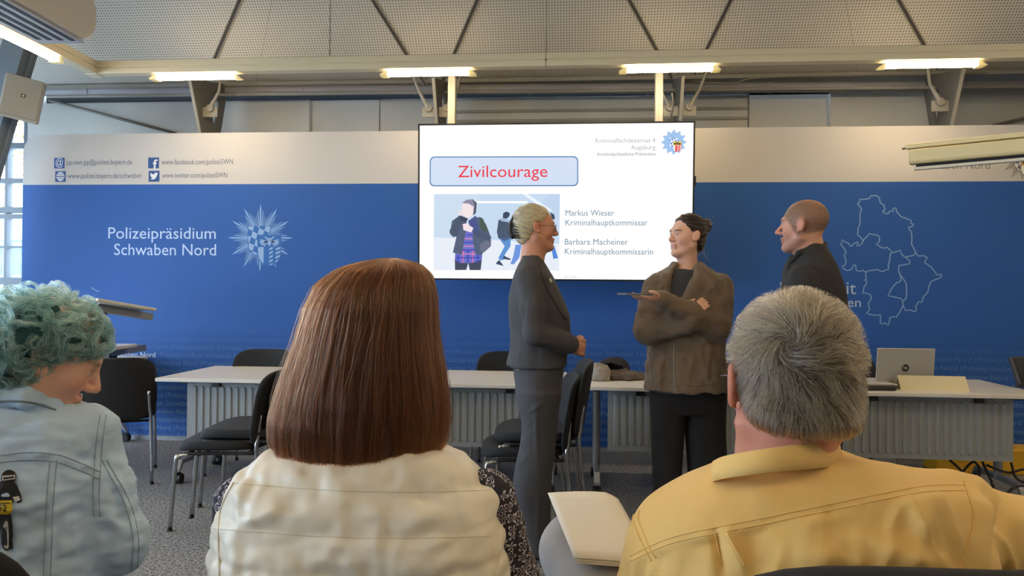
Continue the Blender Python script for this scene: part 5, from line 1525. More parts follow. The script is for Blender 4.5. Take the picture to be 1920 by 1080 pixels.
def fl2(p, n, t, i):
    d = bun-p
    if np.linalg.norm(d) < .045: return np.cross(n, (.3, 1, .2))
    return d
st_ = comb(h2b, V_, Q_, 1600, fl2, .09, 8, rise=lambda t, r, i: .001+.003*t*abs(sin(i*1.7)), seed=5)
r_ = np.random.default_rng(12)
for i in range(46):       # loose ends at the nape and round the bun
    a = bun+r_.normal(size=3)*.02 if i % 2 else H2(-.07, 0, -.06)+r_.normal(size=3)*.02
    b = a+np.array((r_.uniform(-.01, .04), r_.uniform(-.02, .02), r_.uniform(-.02, .05) if i % 2 else -r_.uniform(.03, .08)))
    st_.append(smooth_path([a, (a+b)/2+r_.normal(size=3)*.006, b], 4))
strands('hair_strands', st_, .0005, hair_mat('hair_dark_fibre', [(0, '#1a1412'), (.6, '#2c2220'), (1, '#4a3a33')]), h2)
# phone lying on her open hand
ph_ = (fr2(1190, 551.5, -.335) @ fr2.R.T)+fr2.o
phone = empty('mobile_phone', tuple(ph_), YAW+radians(28), 'flat mobile phone held out on the young woman\'s hand', 'phone')
o = MB().box((0, 0, 0), (.150, .072, .009)).build('phone_body', mat('phone_case', '#6a7480', rough=.4), phone); bevel(o, .003)
o = MB().box((0, 0, .0048), (.142, .066, .001)).build('phone_screen', mat('phone_glass', '#20242b', rough=.1), phone)

# ---- man in the black suit jacket, seen from the side and behind
fr3 = Frame(3.44, 1526); A3 = axes((-.84, .54, .0)); hs3 = 1.0; hc3 = fr3(1506, 424)
R3_ = fr3.row
rows3 = [R3_(462, 1502, 1544, .06), R3_(474, 1492, 1552, .10), R3_(488, 1486, 1553, .155), R3_(505, 1482, 1558, .185), R3_(545, 1476, 1570, .20), R3_(600, 1474, 1580, .20), R3_(680, 1470, 1590, .19), R3_(770, 1464, 1594, .20)]
s3, e3, w3 = fr3(1505, 522, -.175), fr3(1512, 645, -.215), fr3(1440, 720, -.14)
s3b, e3b, w3b = fr3(1530, 520, .20), fr3(1530, 645, .24), fr3(1446, 715, .1)
legs3 = [[R3_(760, 1476, 1586, .10, -.09), R3_(850, 1486, 1570, .085, -.09), R3_(1040, 1500, 1560, .065, -.09)], [R3_(760, 1476, 1586, .10, .10), R3_(850, 1490, 1574, .085, .10), R3_(1020, 1504, 1562, .065, .10)]]
S = Solid((-.34, -.36, 0), (.30, .38, 1.80), .012, fx=[(-.18, .12, .005)], fy=[(-.13, .13, .005)], fz=[(1.44, 1.8, .004)])
add_head(S, hc3, A3, hs3, neck=fr3(1521, 474), jaw=1.1, nr=.056)
S.loft(rows3, .02, shift=-.035)
for l_ in legs3: S.loft(l_, .02, shift=-.02)
S.chain([s3, e3, w3], [.05, .042, .03], .02); S.chain([s3b, e3b, w3b], [.05, .042, .03], .02)
hand(S, w3, (-1, .5, -.3), (0, 0, 1), 1, .4, 1); hand(S, w3b, (-1, -.4, -.3), (0, 0, 1), 1, .4, -1)
def stubble(q, V):
    hl = .060-.55*np.clip(.035-q[:, 2], -.05, .09)
    m = np.clip((hl-.030*np.clip(np.abs(q[:, 1])/.07, 0, 1)+.035-q[:, 0])/.012, 0, 1)*np.clip((q[:, 2]+.060-.35*np.clip(-q[:, 0], -.1, .1))/.012, 0, 1)
    ear = np.exp(-(((q[:, 0]+.004)/.022)**2+((q[:, 2]+.002)/.036)**2)**2)*(np.abs(q[:, 1]) > .068)
    top = np.exp(-(((q[:, 0]+.035)/.055)**2+(q[:, 1]/.045)**2)**2)*(q[:, 2] > .08)
    return m*(1-ear)*(1-.65*top)*(.72+.12*noise3(V, 900, 8))*(q[:, 2] > -.085)
def beard(q, V):
    return np.clip((-.045-q[:, 2])/.02, 0, 1)*np.clip((q[:, 0]-.0)/.03, 0, 1)*(q[:, 2] > -.125)*.28
p3, _ = solid_obj('person', S, skin_m, colfn=lambda V, N: face_cols(V, hc3, A3, hs3, '#c3907a', brow='#4a382c', lip='#a8705f', extra=[(stubble, '#4f4238'), (beard, '#6b5347')]), it=1)
fr3.place(p3); tag(p3, 'man with shaved head in a black suit jacket, facing left near the map outline', 'person')
S = Solid((-.36, -.36, .78), (.32, .38, 1.58), .009)
S.loft(rows3, .02, shift=.004); S.cut(fr3(1530, 768), (0, 0, -1))
S.chain([s3, e3, w3], [.062, .056, .044], .03); S.chain([s3b, e3b, w3b], [.070, .060, .044], .03)
S.cap(fr3(1514, 420), fr3(1519, 466), .05, .056, .006, sub=True)
S.cap(fr3(1494, 470, .01), fr3(1476, 500, .03), .04, .02, .006, sub=True)
S.chain([fr3(1482, 492, -.035), fr3(1498, 473, -.07), fr3(1524, 462, -.066), fr3(1542, 459, -.03), fr3(1544, 459, .03), fr3(1520, 466, .08)], [.009, .013, .014, .014, .014, .012], .006)
bs = mat('suit_black', '#222225', rough=.8, bump=(12, .2, .01))
solid_obj('suit_jacket', S, bs, p3, it=2, disp=lambda V, N, B: .006*noise3(V*(1, 1, .7), 14, 41)+folds(V, fr3, B, [(fr3(1550, 480, -.2), fr3(1560, 560, -.2), -.006, .015), (fr3(1535, 500, -.22), fr3(1545, 600, -.22), .005, .012), (fr3(1490, 510, -.2), fr3(1480, 560, -.26), .006, .015)]))
S = Solid((-.28, -.28, 0), (.28, .28, .95), .011)
S.loft([R3_(740, 1478, 1584, .16), R3_(775, 1474, 1588, .17), R3_(800, 1482, 1580, .15)], .02)
for l_ in legs3: S.loft(l_, .02)
S.cut((0, 0, .012), (0, 0, -1)); solid_obj('trousers', S, black, p3, it=2)
for dy in (-.09, .10):
    c = fr3(1522, 1030, dy); S = Solid((c[0]-.22, c[1]-.07, -.002), (c[0]+.12, c[1]+.07, .1), .007)
    S.cap((c[0]+.04, c[1], .038), (c[0]-.14, c[1]+.04, .03), .04, .032); S.cut((0, 0, 0), (0, 0, -1)); solid_obj('shoe', S, MATS['shoe_black'], p3)

def seated_legs(S, fr, hx, hz, y0, shift=0.0, knee=None, n=(1, -1)):
    """thighs forward, shins down"""
    for q in n:
        h = np.array((hx+q*.09, y0, hz)); k = np.array((hx+q*.13, y0+.46, .462)); a = np.array((hx+q*.13, y0+.42, .09))
        S.chain([h, k, a], [.085+shift, .066+shift, .045+shift], .03); 
        if shift == 0: S.cap(a, a+np.array((0, .13, -.05)), .035, .028, .02)
def seated_shoes(parent, hx, y0, n=(1, -1)):
    for q in n:
        c = np.array((hx+q*.13, y0+.42, 0)); S = Solid((c[0]-.07, c[1]-.10, -.002), (c[0]+.07, c[1]+.24, .12), .008)
        S.cap(c+(0, -.01, .045), c+(0, .16, .035), .045, .036); S.cut((0, 0, 0), (0, 0, -1)); solid_obj('shoe', S, MATS['shoe_black'], parent)

# ---- woman with long brown hair in a cream quilted vest
f5 = Frame(1.22, 680); r5 = f5.row
vest_m = mat('vest_cream', '#e6e1d4', rough=.42, bump=((16, .25, .01), (60, .12, .004)), sheen=.15)
A5 = axes((.05, 1, .0)); hc5 = f5(692, 640, .01); hs5 = .93
rows5 = [r5(826, 590, 770, .055), r5(838, 540, 815, .075), r5(855, 500, 858, .092), r5(872, 478, 884, .105), r5(890, 456, 908, .115), r5(908, 440, 921, .122), r5(935, 427, 936, .130), r5(965, 418, 943, .138),
         r5(1010, 414, 945, .145), r5(1080, 414, 946, .15), r5(1250, 420, 940, .15), r5(1420, 425, 935, .16)]
hipx, hipy = f5(680, 1100)[0], .0
s5, e5, w5 = f5(912, 935, .02), f5(966, 1125, .05), f5(900, 1200, .32)
s5b, e5b, w5b = f5(452, 945, .02), f5(438, 1125, .05), f5(480, 1200, .32)
S = Solid((-.36, -.26, 0), (.36, .70, 1.36), .012, fx=[(-.12, .14, .006)], fz=[(1.1, 1.36, .006)])
add_head(S, hc5, A5, hs5, neck=f5(690, 830, .0), fem=True)
S.loft(rows5, .02, shift=-.035)
S.chain([s5, e5, w5], [.04, .036, .028], .02); S.chain([s5b, e5b, w5b], [.04, .036, .028], .02)
hand(S, w5, (-.4, .9, -.1), (0, 0, 1), .9, .4, 1); hand(S, w5b, (.4, .9, -.1), (0, 0, 1), .9, .4, -1)
seated_legs(S, f5, hipx, .54, .02)
p5, _ = solid_obj('person', S, skin_m, colfn=lambda V, N: face_cols(V, hc5, A5, hs5, '#c69a84', brow='#4b3326'))
f5.place(p5); tag(p5, 'seated woman with shoulder-length brown hair in a cream quilted vest, seen from behind', 'person')
S = Solid((-.30, -.24, .50), (.30, .24, 1.14), .005)
S.loft(rows5, .02, n=2.5)
S.cap(f5(690, 800), f5(690, 832, .01), .060, .066, .012, sub=True)
S.chain([f5(600, 852, .02), f5(640, 850, -.05), f5(700, 850, -.06), f5(760, 848, -.05), f5(814, 846, .02)], [.008]*5, .012)
for q, xs in ((1, 948), (-1, 412)): S.ell(f5(xs+q*52, 1000, .03), (.052, .09, .125), .012, sub=True)
S.cut((0, 0, .53), (0, 0, -1))
lev = [f5(680, y, -.12)[2] for y in (846, 919, 992, 1065, 1138, 1210, 1290)]
def vest_disp(V, N, B):
    zq = V[:, 2]+.010*np.sin(V[:, 0]*9+1)+.10*V[:, 0]**2-.03*V[:, 0]*np.clip((1.0-V[:, 2])*3, -1, 1)
    d = np.min(np.abs(zq[:, None]-np.array(lev)[None]), 1)
    h = .0062*(1-np.exp(-(d/.012)**1.2))
    crn = np.exp(-(d/.03)**2)
    h += crn*.0022*noise3(V*(1, .3, .25), 75, 51)+.0075*noise3(V*(.6, 1, 1.8), 15, 52)+.0045*noise3(np.stack([V[:, 0]+V[:, 2]*.8, V[:, 1], V[:, 2]*1.6-V[:, 0]*.6], 1), 34, 53)
    return h+folds(V, f5, B, [(f5(930, 930, -.1), f5(870, 1010, -.12), .007, .014), (f5(935, 960, -.1), f5(820, 1060, -.13), .006, .012), (f5(440, 1000, -.1), f5(540, 950, -.13), .006, .010), (f5(430, 1020, -.1), f5(520, 985, -.13), .005, .010), (f5(470, 890, -.1), f5(450, 960, -.12), .005, .012)])
vs_, vb = solid_obj('quilted_vest', S, vest_m, p5, it=2, disp=vest_disp)
ln5 = []
for z in lev[:4]:
    ln5.append([np.array((x, -.3, z-.010*np.sin(x*9+1)-.10*x*x+.03*x*np.clip((1.0-z)*3, -1, 1))) for x in np.linspace(-.22, .22, 12)])
seams('quilt_stitching', vb, ln5, .0007, mat('vest_thread', '#d6d0c0', rough=.6), vs_, f5, off=.0002)
seams('armhole_piping', vb, [[f5(905, 893, -.2), f5(936, 930, -.2), f5(941, 970, -.2), f5(938, 1020, -.2), f5(930, 1085, -.2)], [f5(438, 905, -.2), f5(418, 945, -.2), f5(410, 985, -.2), f5(412, 1085, -.2)]], .0018, vest_m, vs_, f5)
# printed blouse
def floral_mat():
    m = mat('floral_blouse', '#20222e', rough=.8)
    N = m.node_tree.nodes; L = m.node_tree.links; b = N['Principled BSDF']
    tc = N.new('ShaderNodeTexCoord'); mp_ = N.new('ShaderNodeMapping'); mp_.inputs['Scale'].default_value = (1, .7, 1); L.new(tc.outputs['Object'], mp_.inputs[0])
    sc = 58
    v = N.new('ShaderNodeTexVoronoi'); v.inputs['Scale'].default_value = sc; v.inputs['Randomness'].default_value = .75; L.new(mp_.outputs[0], v.inputs['Vector'])
    s1 = N.new('ShaderNodeVectorMath'); s1.operation = 'SCALE'; s1.inputs['Scale'].default_value = 1.0; L.new(mp_.outputs[0], s1.inputs[0])
    sb = N.new('ShaderNodeVectorMath'); sb.operation = 'SUBTRACT'; L.new(s1.outputs[0], sb.inputs[0]); L.new(v.outputs['Position'], sb.inputs[1])
    sx = N.new('ShaderNodeSeparateXYZ'); L.new(sb.outputs[0], sx.inputs[0])
    at2 = N.new('ShaderNodeMath'); at2.operation = 'ARCTAN2'; L.new(sx.outputs['Z'], at2.inputs[0]); L.new(sx.outputs['X'], at2.inputs[1])
    k = N.new('ShaderNodeMath'); k.operation = 'MULTIPLY'; k.inputs[1].default_value = 2.5; L.new(at2.outputs[0], k.inputs[0])
    sn = N.new('ShaderNodeMath'); sn.operation = 'COSINE'; L.new(k.outputs[0], sn.inputs[0])
    ab = N.new('ShaderNodeMath'); ab.operation = 'ABSOLUTE'; L.new(sn.outputs[0], ab.inputs[0])
    r = N.new('ShaderNodeMath'); r.operation = 'MULTIPLY_ADD'; r.inputs[1].default_value = .42; r.inputs[2].default_value = .12; L.new(ab.outputs[0], r.inputs[0])
    df = N.new('ShaderNodeMath'); df.operation = 'SUBTRACT'; L.new(v.outputs['Distance'], df.inputs[0]); L.new(r.outputs[0], df.inputs[1])
    a2 = N.new('ShaderNodeMath'); a2.operation = 'ABSOLUTE'; L.new(df.outputs[0], a2.inputs[0])
    lt = N.new('ShaderNodeMath'); lt.operation = 'LESS_THAN'; lt.inputs[1].default_value = .055; L.new(a2.outputs[0], lt.inputs[0])
    mx = N.new('ShaderNodeMix'); mx.data_type = 'RGBA'; mx.inputs[6].default_value = (*lin('#1f2030'), 1); mx.inputs[7].default_value = (*lin('#c9c5d6'), 1)
    L.new(lt.outputs[0], mx.inputs[0]); L.new(mx.outputs[2], b.inputs['Base Color']); return m
fm = floral_mat()
S = Solid((-.36, -.20, .60), (.36, .46, 1.12), .006)
S.chain([s5, e5], [.050, .052], .02); S.chain([e5, w5], [.050, .036], .02); S.chain([s5b, e5b], [.046, .042], .02); S.chain([e5b, w5b], [.042, .034], .02)
S.loft(rows5, .02, shift=-.028)
S.cut((0, 0, .62), (0, 0, -1)); S.cap(f5(690, 800), f5(690, 840, .01), .070, .075, .01, sub=True)
solid_obj('printed_blouse', S, fm, p5, it=2, disp=lambda V, N, B: .003*noise3(V, 26, 61)+folds(V, f5, B, [(f5(950, 960, -.06), f5(985, 975, -.03), -.005, .006), (f5(955, 1040, -.06), f5(995, 1060, -.03), -.006, .007)]))
S = Solid((-.34, -.22, .02), (.34, .66, .68), .012)
seated_legs(S, f5, hipx, .54, .02, .014); S.cut((0, 0, .03), (0, 0, -1))
solid_obj('trousers', S, mat('trousers_navy', '#272a36', rough=.9), p5); seated_shoes(p5, hipx, .02)
# hair: shell and fibres share one envelope
prof5 = [(0.00, 487, 738, 0, .000), (.035, 489, 733, 24, .030), (.075, 497, 725, 62, .062), (.13, 513, 714, 92, .085), (.20, 540, 703, 112, .104), (.30, 580, 695, 123, .118), (.40, 630, 689, 132, .122), (.52, 690, 683, 148, .124),
         (.64, 745, 678, 162, .124), (.75, 790, 674, 168, .120), (.85, 825, 672, 165, .112), (.94, 850, 671, 156, .104), (1.0, 868, 670, 148, .098), (1.08, 885, 668, 142, .094)]
T5 = np.array(prof5)
def hair5(phi, t, rho=1.0):
    y, cx_, hx = (np.interp(t, T5[:, 0], T5[:, k]) for k in (1, 2, 3)); hy = np.interp(t, T5[:, 0], T5[:, 4])
    sc5 = 1.22/F; x = (cx_-680)*sc5+hx*sc5*rho*np.cos(phi); yy = .015+hy*rho*np.sin(phi)-.012*np.clip(1-t*3, 0, 1)
    z = CAM[2]-(y-547)*sc5
    return np.stack([x, yy, z], -1)
S = Solid((-.2, -.16, .98), (.2, .18, 1.37), .006)
rr5 = []
for t in np.linspace(.02, 1.0, 40):
    p = hair5(np.array([0., pi]), np.array([t, t]), .96); q = hair5(np.array([pi/2, -pi/2]), np.array([t, t]), .96)
    rr5.append([p[0, 2], (p[0, 0]+p[1, 0])/2, (q[0, 1]+q[1, 1])/2, (p[0, 0]-p[1, 0])/2, (q[0, 1]-q[1, 1])/2])
S.loft(rr5, .0, n=2.0)
S.ell(f5(690, 700, .17), (.085, .10, .15), .02, sub=True)
h5, h5b = solid_obj('hair', S, mat('hair_brown', '#3a2016', rough=.5), p5)
st_ = []; r_ = np.random.default_rng(31)
N5 = 11000; NCL = 240
cphi = r_.uniform(0, 2*pi, NCL); cw = r_.normal(size=(NCL, 4))
for i in range(N5):
    c = i % NCL; ph0 = cphi[c]+r_.normal()*.045
    if .25 < (ph0 % (2*pi))/pi < .75 and r_.random() < .8: continue
    t0 = .0 if r_.random() < .55 else r_.uniform(.0, .35); t1 = min(1.10, .975+.055*cw[c, 0]+r_.normal(0, .035))
    if r_.random() < .15: t1 = r_.uniform(.7, .95)
    t = np.linspace(t0+r_.uniform(0, .02), t1, 22)
    ph_s = ph0+.07*cw[c, 0]*np.sin(t*5+cw[c, 1])*t+.02*r_.normal()*t+.03*cw[c, 2]*t*t
    rho = .950+.055*r_.random()+.030*cw[c, 3]*t*np.sin(t*4+cw[c, 1])-.07*np.clip(t-.9, 0, 1)*4*r_.random()+.012*np.sin(t*9+i)*t
    st_.append(hair5(ph_s, t, rho)+r_.normal(size=3)*.0008)
for i in range(90):
    t = np.linspace(r_.uniform(0, .3), r_.uniform(.2, .8), 12); p0 = r_.uniform(pi, 2*pi)
    st_.append(hair5(p0+np.sin(t*6+i)*.12, t, 1+.09*r_.random()*np.sin(np.linspace(0, 2.6, 12))))
strands('hair_strands', st_, .00040, hair_mat('hair_brown_fibre', [(0, '#210e06'), (.5, '#4a2312'), (.85, '#653318'), (1, '#824a26')], .3), h5)

# ---- grey-haired man in the yellow shirt
f6 = Frame(1.06, 1500); r6 = f6.row
A6 = axes((.04, 1, -.10), .02); hc6 = f6(1484, 722, .0); hs6 = 1.03
rows6 = [r6(852, 1450, 1590, .06), r6(868, 1395, 1640, .085), r6(880, 1350, 1705, .10), r6(893, 1310, 1775, .112), r6(910, 1276, 1815, .122), r6(940, 1236, 1832, .13), r6(965, 1215, 1834, .138), r6(1000, 1198, 1832, .145), r6(1050, 1188, 1826, .15), r6(1110, 1188, 1810, .152), r6(1250, 1200, 1790, .15), r6(1420, 1220, 1780, .16)]
s6, e6, w6 = f6(1778, 968, .02), f6(1968, 1048, .03), f6(2090, 960, .22)
s6b, e6b, w6b = f6(1268, 1020, .02), f6(1200, 1190, .08), f6(1200, 1170, .36)
hx6 = 0.0
S = Solid((-.50, -.26, 0), (.62, .72, 1.32), .012, fx=[(-.14, .12, .0055)], fz=[(1.02, 1.32, .0055)])
add_head(S, hc6, A6, hs6, neck=f6(1468, 868, -.005), jaw=1.1, nr=.051)
S.loft(rows6, .02, shift=-.035)
S.chain([s6, e6, w6], [.05, .042, .03], .02); S.chain([s6b, e6b, w6b], [.05, .042, .03], .02)
hand(S, w6, (.4, .8, .2), (0, 0, 1), 1, .3, 1); hand(S, w6b, (.1, .9, .25), (0, 0, 1), 1, .3, -1)
seated_legs(S, f6, hx6, .54, .02, n=(1,))
kn = f6(1085, 1036, .52); an = np.array((hx6+.10, .44, .60))
S.chain([(hx6-.09, .02, .56), kn, an], [.09, .066, .045], .03); S.cap(an, an+np.array((.12, .05, -.03)), .035, .028, .02)
ruddy = lambda q, V: np.clip((.03-q[:, 0])/.05, 0, 1)*.28
p6, _ = solid_obj('person', S, skin_m, colfn=lambda V, N: face_cols(V, hc6, A6, hs6, '#c98f78', brow='#6b6259', cheek=.16, extra=[(ruddy, '#c4705c')]))
f6.place(p6); tag(p6, 'seated man with short grey hair in a yellow shirt, seen from behind', 'person')
shirt_m = mat('shirt_yellow', '#e6bf74', rough=.75, bump=((700, .15, .0008), (30, .15, .006)), vary=(7, .05), sheen=.1)
S = Solid((-.36, -.24, .52), (.60, .50, 1.12), .0052)
S.loft(rows6, .02, n=2.4)
S.cap(f6(1466, 820), f6(1468, 850, .005), .060, .062, .01, sub=True)
S.chain([s6, e6], [.068, .064], .035); S.chain([e6, w6], [.062, .045], .02); S.chain([s6b, e6b], [.064, .062], .035); S.chain([e6b, w6b], [.06, .045], .02)
S.cut((0, 0, .54), (0, 0, -1))
YKP = ((1183, 1052), (1225, 1032), (1280, 1013), (1420, 985), (1560, 956), (1700, 928), (1752, 921), (1812, 920))
yk = [f6(*p, -.12) for p in YKP]
def shirt_disp(V, N, B):
    global yk
    yk = [f6.on(B, *p) for p in YKP]; yk.sort(key=lambda p: p[0])
    zi = np.interp(V[:, 0], [p[0] for p in yk], [p[2] for p in yk])
    below = np.clip((zi-V[:, 2])/.008, 0, 1)*(V[:, 1] < .05)
    h = -.0028*below
    dz = np.clip(zi-V[:, 2], 0, 1); fade = np.exp(-dz/.16)
    rg = lambda P, sc_, sd: (1-np.abs(noise3(P, sc_, sd)))**2-.4
    h += below*(.009*rg(np.stack([V[:, 0]+dz*.55*np.sign(.1-V[:, 0]), V[:, 1]*.2, V[:, 2]*.22], 1), 30, 71)+.013*rg(np.stack([V[:, 0]*.8+dz*.6, V[:, 1]*.3, V[:, 2]*.5-V[:, 0]*.3], 1), 13, 72))
    h += .0015*noise3(V, 24, 73)+.0016*np.exp(-(np.abs(zi-V[:, 2])/.006)**2)*noise3(V*(1, 0, 0), 130, 74)
    D_ = -.12
    return h+folds(V, f6, B, [(f6(1342, 1000, D_), f6(1355, 1080, D_), -0.0105, .006), (f6(1366, 998, D_), f6(1398, 1080, D_), 0.0120, .010), (f6(1720, 925, D_), f6(1785, 1070, D_), 0.0180, .012), (f6(1750, 925, D_), f6(1800, 1030, D_), 0.0135, .008),
        (f6(1735, 940, D_), f6(1790, 1075, D_), -0.0120, .008), (f6(1690, 930, D_), f6(1730, 1000, D_), 0.0105, .012), (f6(1580, 1000, D_), f6(1780, 1072, D_), 0.0180, .016), (f6(1480, 1040, D_), f6(1700, 1062, D_), 0.0120, .016), (f6(1540, 985, D_), f6(1640, 1010, D_), -0.0090, .02),
        (f6(1840, 900, -.03), f6(1870, 1060, -.03), .010, .014), (f6(1890, 930, -.03), f6(1850, 1040, -.03), -.009, .012), (f6(1905, 960, -.02), f6(1880, 1075, -.02), .009, .014), (f6(1200, 1050, -.08), f6(1180, 1100, -.06), .007, .01), (f6(1225, 1045, -.1), f6(1210, 1100, -.1), .007, .008), (f6(1400, 930, -.12), f6(1460, 925, -.12), .003, .02)])
sh6, sb6 = solid_obj('shirt', S, shirt_m, p6, it=2, disp=shirt_disp)
up = lambda P, dz: [np.asarray(p)+(0, 0, dz) for p in P]
seams('yoke_seam', sb6, [yk, up(yk, .0075)], .0008, shirt_m, sh6, f6)
seams('armhole_seam', sb6, [[f6(*p, -.16) for p in ((1808, 903), (1818, 935), (1826, 965), (1822, 1000), (1808, 1040), (1797, 1078))], [f6(*p, -.16) for p in ((1190, 962), (1188, 978), (1200, 1010), (1212, 1035), (1222, 1052))],
    [f6(*p, -.16) for p in ((1199, 958), (1197, 976), (1209, 1006), (1220, 1032), (1230, 1046))]], .0014, shirt_m, sh6, f6)
seams('pleat', sb6, [[f6(*p, -.16) for p in ((1341, 1002), (1346, 1030), (1352, 1060))], [f6(*p, -.16) for p in ((1363, 999), (1378, 1028), (1397, 1062))]], .0013, shirt_m, sh6, f6)
G = []
for t in np.linspace(-1.08, 1.08, 33):
    a = 1.5*t; x = 1454+116*sin(a)/sin(1.5); dd = .010-.108*cos(a)
    top_, bot_ = 841-24*t, 885-22*t
    if t < -.8: bot_ += (-.8-t)*60
    bot_ += 7*max(0, t)
    row = []
    for k, (v, o_) in enumerate(((-.25, -.010), (0, -.004), (.06, .001), (.5, .004), (1.0, .010))):
        row.append(f6(x+(x-1454)*o_*9, top_+(bot_-top_)*max(v, 0)+(8 if v < 0 else 0), dd-o_))
    G.append(row)
mb = MB(); mb.grid(G); o = mb.build('collar', shirt_m, sh6, smooth=True); md = o.modifiers.new('thickness', 'SOLIDIFY'); md.thickness = .0035; md.offset = 0
S = Solid((-.50, -.22, .02), (.34, .74, .98), .010)
seated_legs(S, f6, hx6, .54, .02, .016, n=(1,)); S.chain([(hx6-.09, .02, .56), kn, an], [.105, .078, .058], .03); S.cut((0, 0, .03), (0, 0, -1))
solid_obj('trousers', S, mat('trousers_grey', '#9a9694', rough=.9, bump=(500, .2, .001)), p6, it=2, disp=lambda V, N, B: .003*noise3(V, 14, 77))
seated_shoes(p6, hx6, .02, (1,))
H6 = HP(A6, hc6, hs6)
S = Solid(tuple(hc6-.21), tuple(hc6+.19), .005)
S.ell(H6(-.016, 0, .036), np.array((.098, .077, .087))*hs6, .02, A6); S.ell(H6(-.050, 0, -.040), np.array((.046, .064, .070))*hs6, .03, A6)
S.cut(H6(.060, 0, .05), A6 @ np.array((1, 0, -.45)), .012)
for q in (-1, 1): S.ell(H6(.012, q*.090, -.018), np.array((.030, .022, .045))*hs6, .01, A6, sub=True)
S.cut(H6(-.05, 0, -.046), A6 @ np.array((.30, 0, -1)), .01)
h6, h6b = solid_obj('hair', S, mat('hair_scalp_grey', '#4d463f', rough=.8), p6)
V_, Q_ = S.mesh()
wh = H6(-.094, .034, .052)
def fl6(p, n, t, i):
    d = p-wh; r = np.linalg.norm(d)+1e-6; d = d/r
    sw = np.cross(n, d)*1.3*np.exp(-(r/.05)**2)
    g = np.array((0, 0, -1.))*np.clip((wh[2]-p[2]-.02)/.07, 0, 1.0)
    q = p*150
    return d+sw+g+np.array((.25*sin(i*2.3), 0, .25*cos(i*1.9)))*.5+np.array((sin(q[0]+1.7*sin(q[2]*.8)), 0, cos(q[2]*.9+1.3*sin(q[0]))))*.38
def ln6(p, r):
    q = (p-hc6) @ A6/hs6
    return (.032 if q[2] > .0 else (.025 if q[2] > -.04 else .014))*r.uniform(.7, 1.15)
rise6 = {}
def r6f(t, r, i): return .001+.0125*t*(.5+.5*abs(sin(i*7.7)))
st_ = comb(h6b, V_, Q_, 15000, fl6, ln6, 5, rise=r6f, seed=17, jit=.16)
strands('hair_strands', st_, .00042, hair_mat('hair_grey_fibre', [(0, '#2a241f'), (.45, '#564c40'), (.8, '#8a7e66'), (1, '#cdc09f')], .35, None), h6)
glasses(A6, lambda x, y, z: H6(x, y*1.05, z), hs6, p6, mat('metal_frame', '#8c8c8c', rough=.25, metal=.9))
# booklet on his knee
c1, c2, c3_ = at(1027, 924, 1.66), at(1142, 931, 1.64), at(1077, 1039, 1.42)
ux = c2-c1; uy = c3_-c1; wx, wy = np.linalg.norm(ux)*1.0, np.linalg.norm(uy); ux /= np.linalg.norm(ux); uy = uy-ux*(uy@ux); uy /= np.linalg.norm(uy); uz = np.cross(ux, -uy)
R9 = np.stack([ux, -uy, uz], 1); paper = mat('paper_white', '#d9d2c6', rough=.8)
bk = empty('paper_booklet', tuple(c1), 0, 'folded white paper booklet lying on the grey trouser knee of the man in yellow', 'booklet')
sk = float((c3_-c1)@ux)
for k, dz in enumerate((0, -.004, -.007)):
    G = []
    for v in np.linspace(0, 1, 9):
        G.append([R9 @ np.array((u*(wx+.02)+sk*v+.003*k, -v*wy-.003*k, dz+.010*sin(u*2.2)*(1-v)+(.012*(u > .85)*(u-.85)/.15)*-1)) for u in np.linspace(0, 1, 12)])
    mb = MB(); mb.grid(G); o = mb.build('page', paper, bk, smooth=True); md = o.modifiers.new('thickness', 'SOLIDIFY'); md.thickness = .0012

# ---- woman with teal hair in the denim jacket
f4 = Frame(1.42, 30); r4 = f4.row
A4 = axes((.80, .42, -.46), .02); hc4 = f4(93, 668, .0); hs4 = .90
rows4 = [r4(742, 20, 80, .055), r4(752, -20, 110, .075), r4(764, -80, 158, .09), r4(776, -140, 190, .10), r4(800, -165, 206, .112), r4(850, -178, 200, .125), r4(920, -180, 196, .135), r4(1000, -176, 196, .142), r4(1080, -176, 204, .15), r4(1250, -170, 206, .15), r4(1400, -170, 206, .16)]
s4, e4, w4 = f4(158, 828, .02), f4(218, 1012, .02), f4(190, 1010, .32)
s4b, e4b, w4b = f4(-140, 822, .02), f4(-170, 1010, .03), f4(-80, 1030, .32)
S = Solid((-.42, -.26, 0), (.34, .70, 1.32), .012, fx=[(-.06, .22, .004)], fy=[(-.12, .12, .005)], fz=[(1.02, 1.32, .004)])
add_head(S, hc4, A4, hs4, neck=f4(40, 765, .0), fem=True, nr=.056)
S.loft(rows4, .02, shift=-.035); S.chain([s4, e4, w4], [.042, .038, .03], .02); S.chain([s4b, e4b, w4b], [.042, .038, .03], .02)
hand(S, w4, (-.3, .9, -.1), (0, 0, 1), .9, .4, 1); hand(S, w4b, (.3, .9, -.1), (0, 0, 1), .9, .4, -1)
seated_legs(S, f4, -.05, .54, .02)
p4, _ = solid_obj('person', S, skin_m, colfn=lambda V, N: face_cols(V, hc4, A4, hs4, '#dfae95', lip='#b86a5e', brow='#6b5a4a', cheek=.14))
f4.place(p4); tag(p4, 'seated woman with curly teal hair in a pale denim jacket, face turned right', 'person')
def denim_mat():
    m = mat('denim_pale', '#b9d3ee', rough=.88, bump=((9, .2, .012),), weave=(420, .25), vary=(6, .14))
    return m
den = denim_mat(); thr = mat('denim_seam', '#9db0c2', rough=.85, vary=(260, .35)); 
S = Solid((-.42, -.24, .50), (.34, .46, 1.16), .0052)
S.loft(rows4, .02, n=2.5)
S.cap(f4(42, 725), f4(36, 757, .01), .062, .068, .01, sub=True)
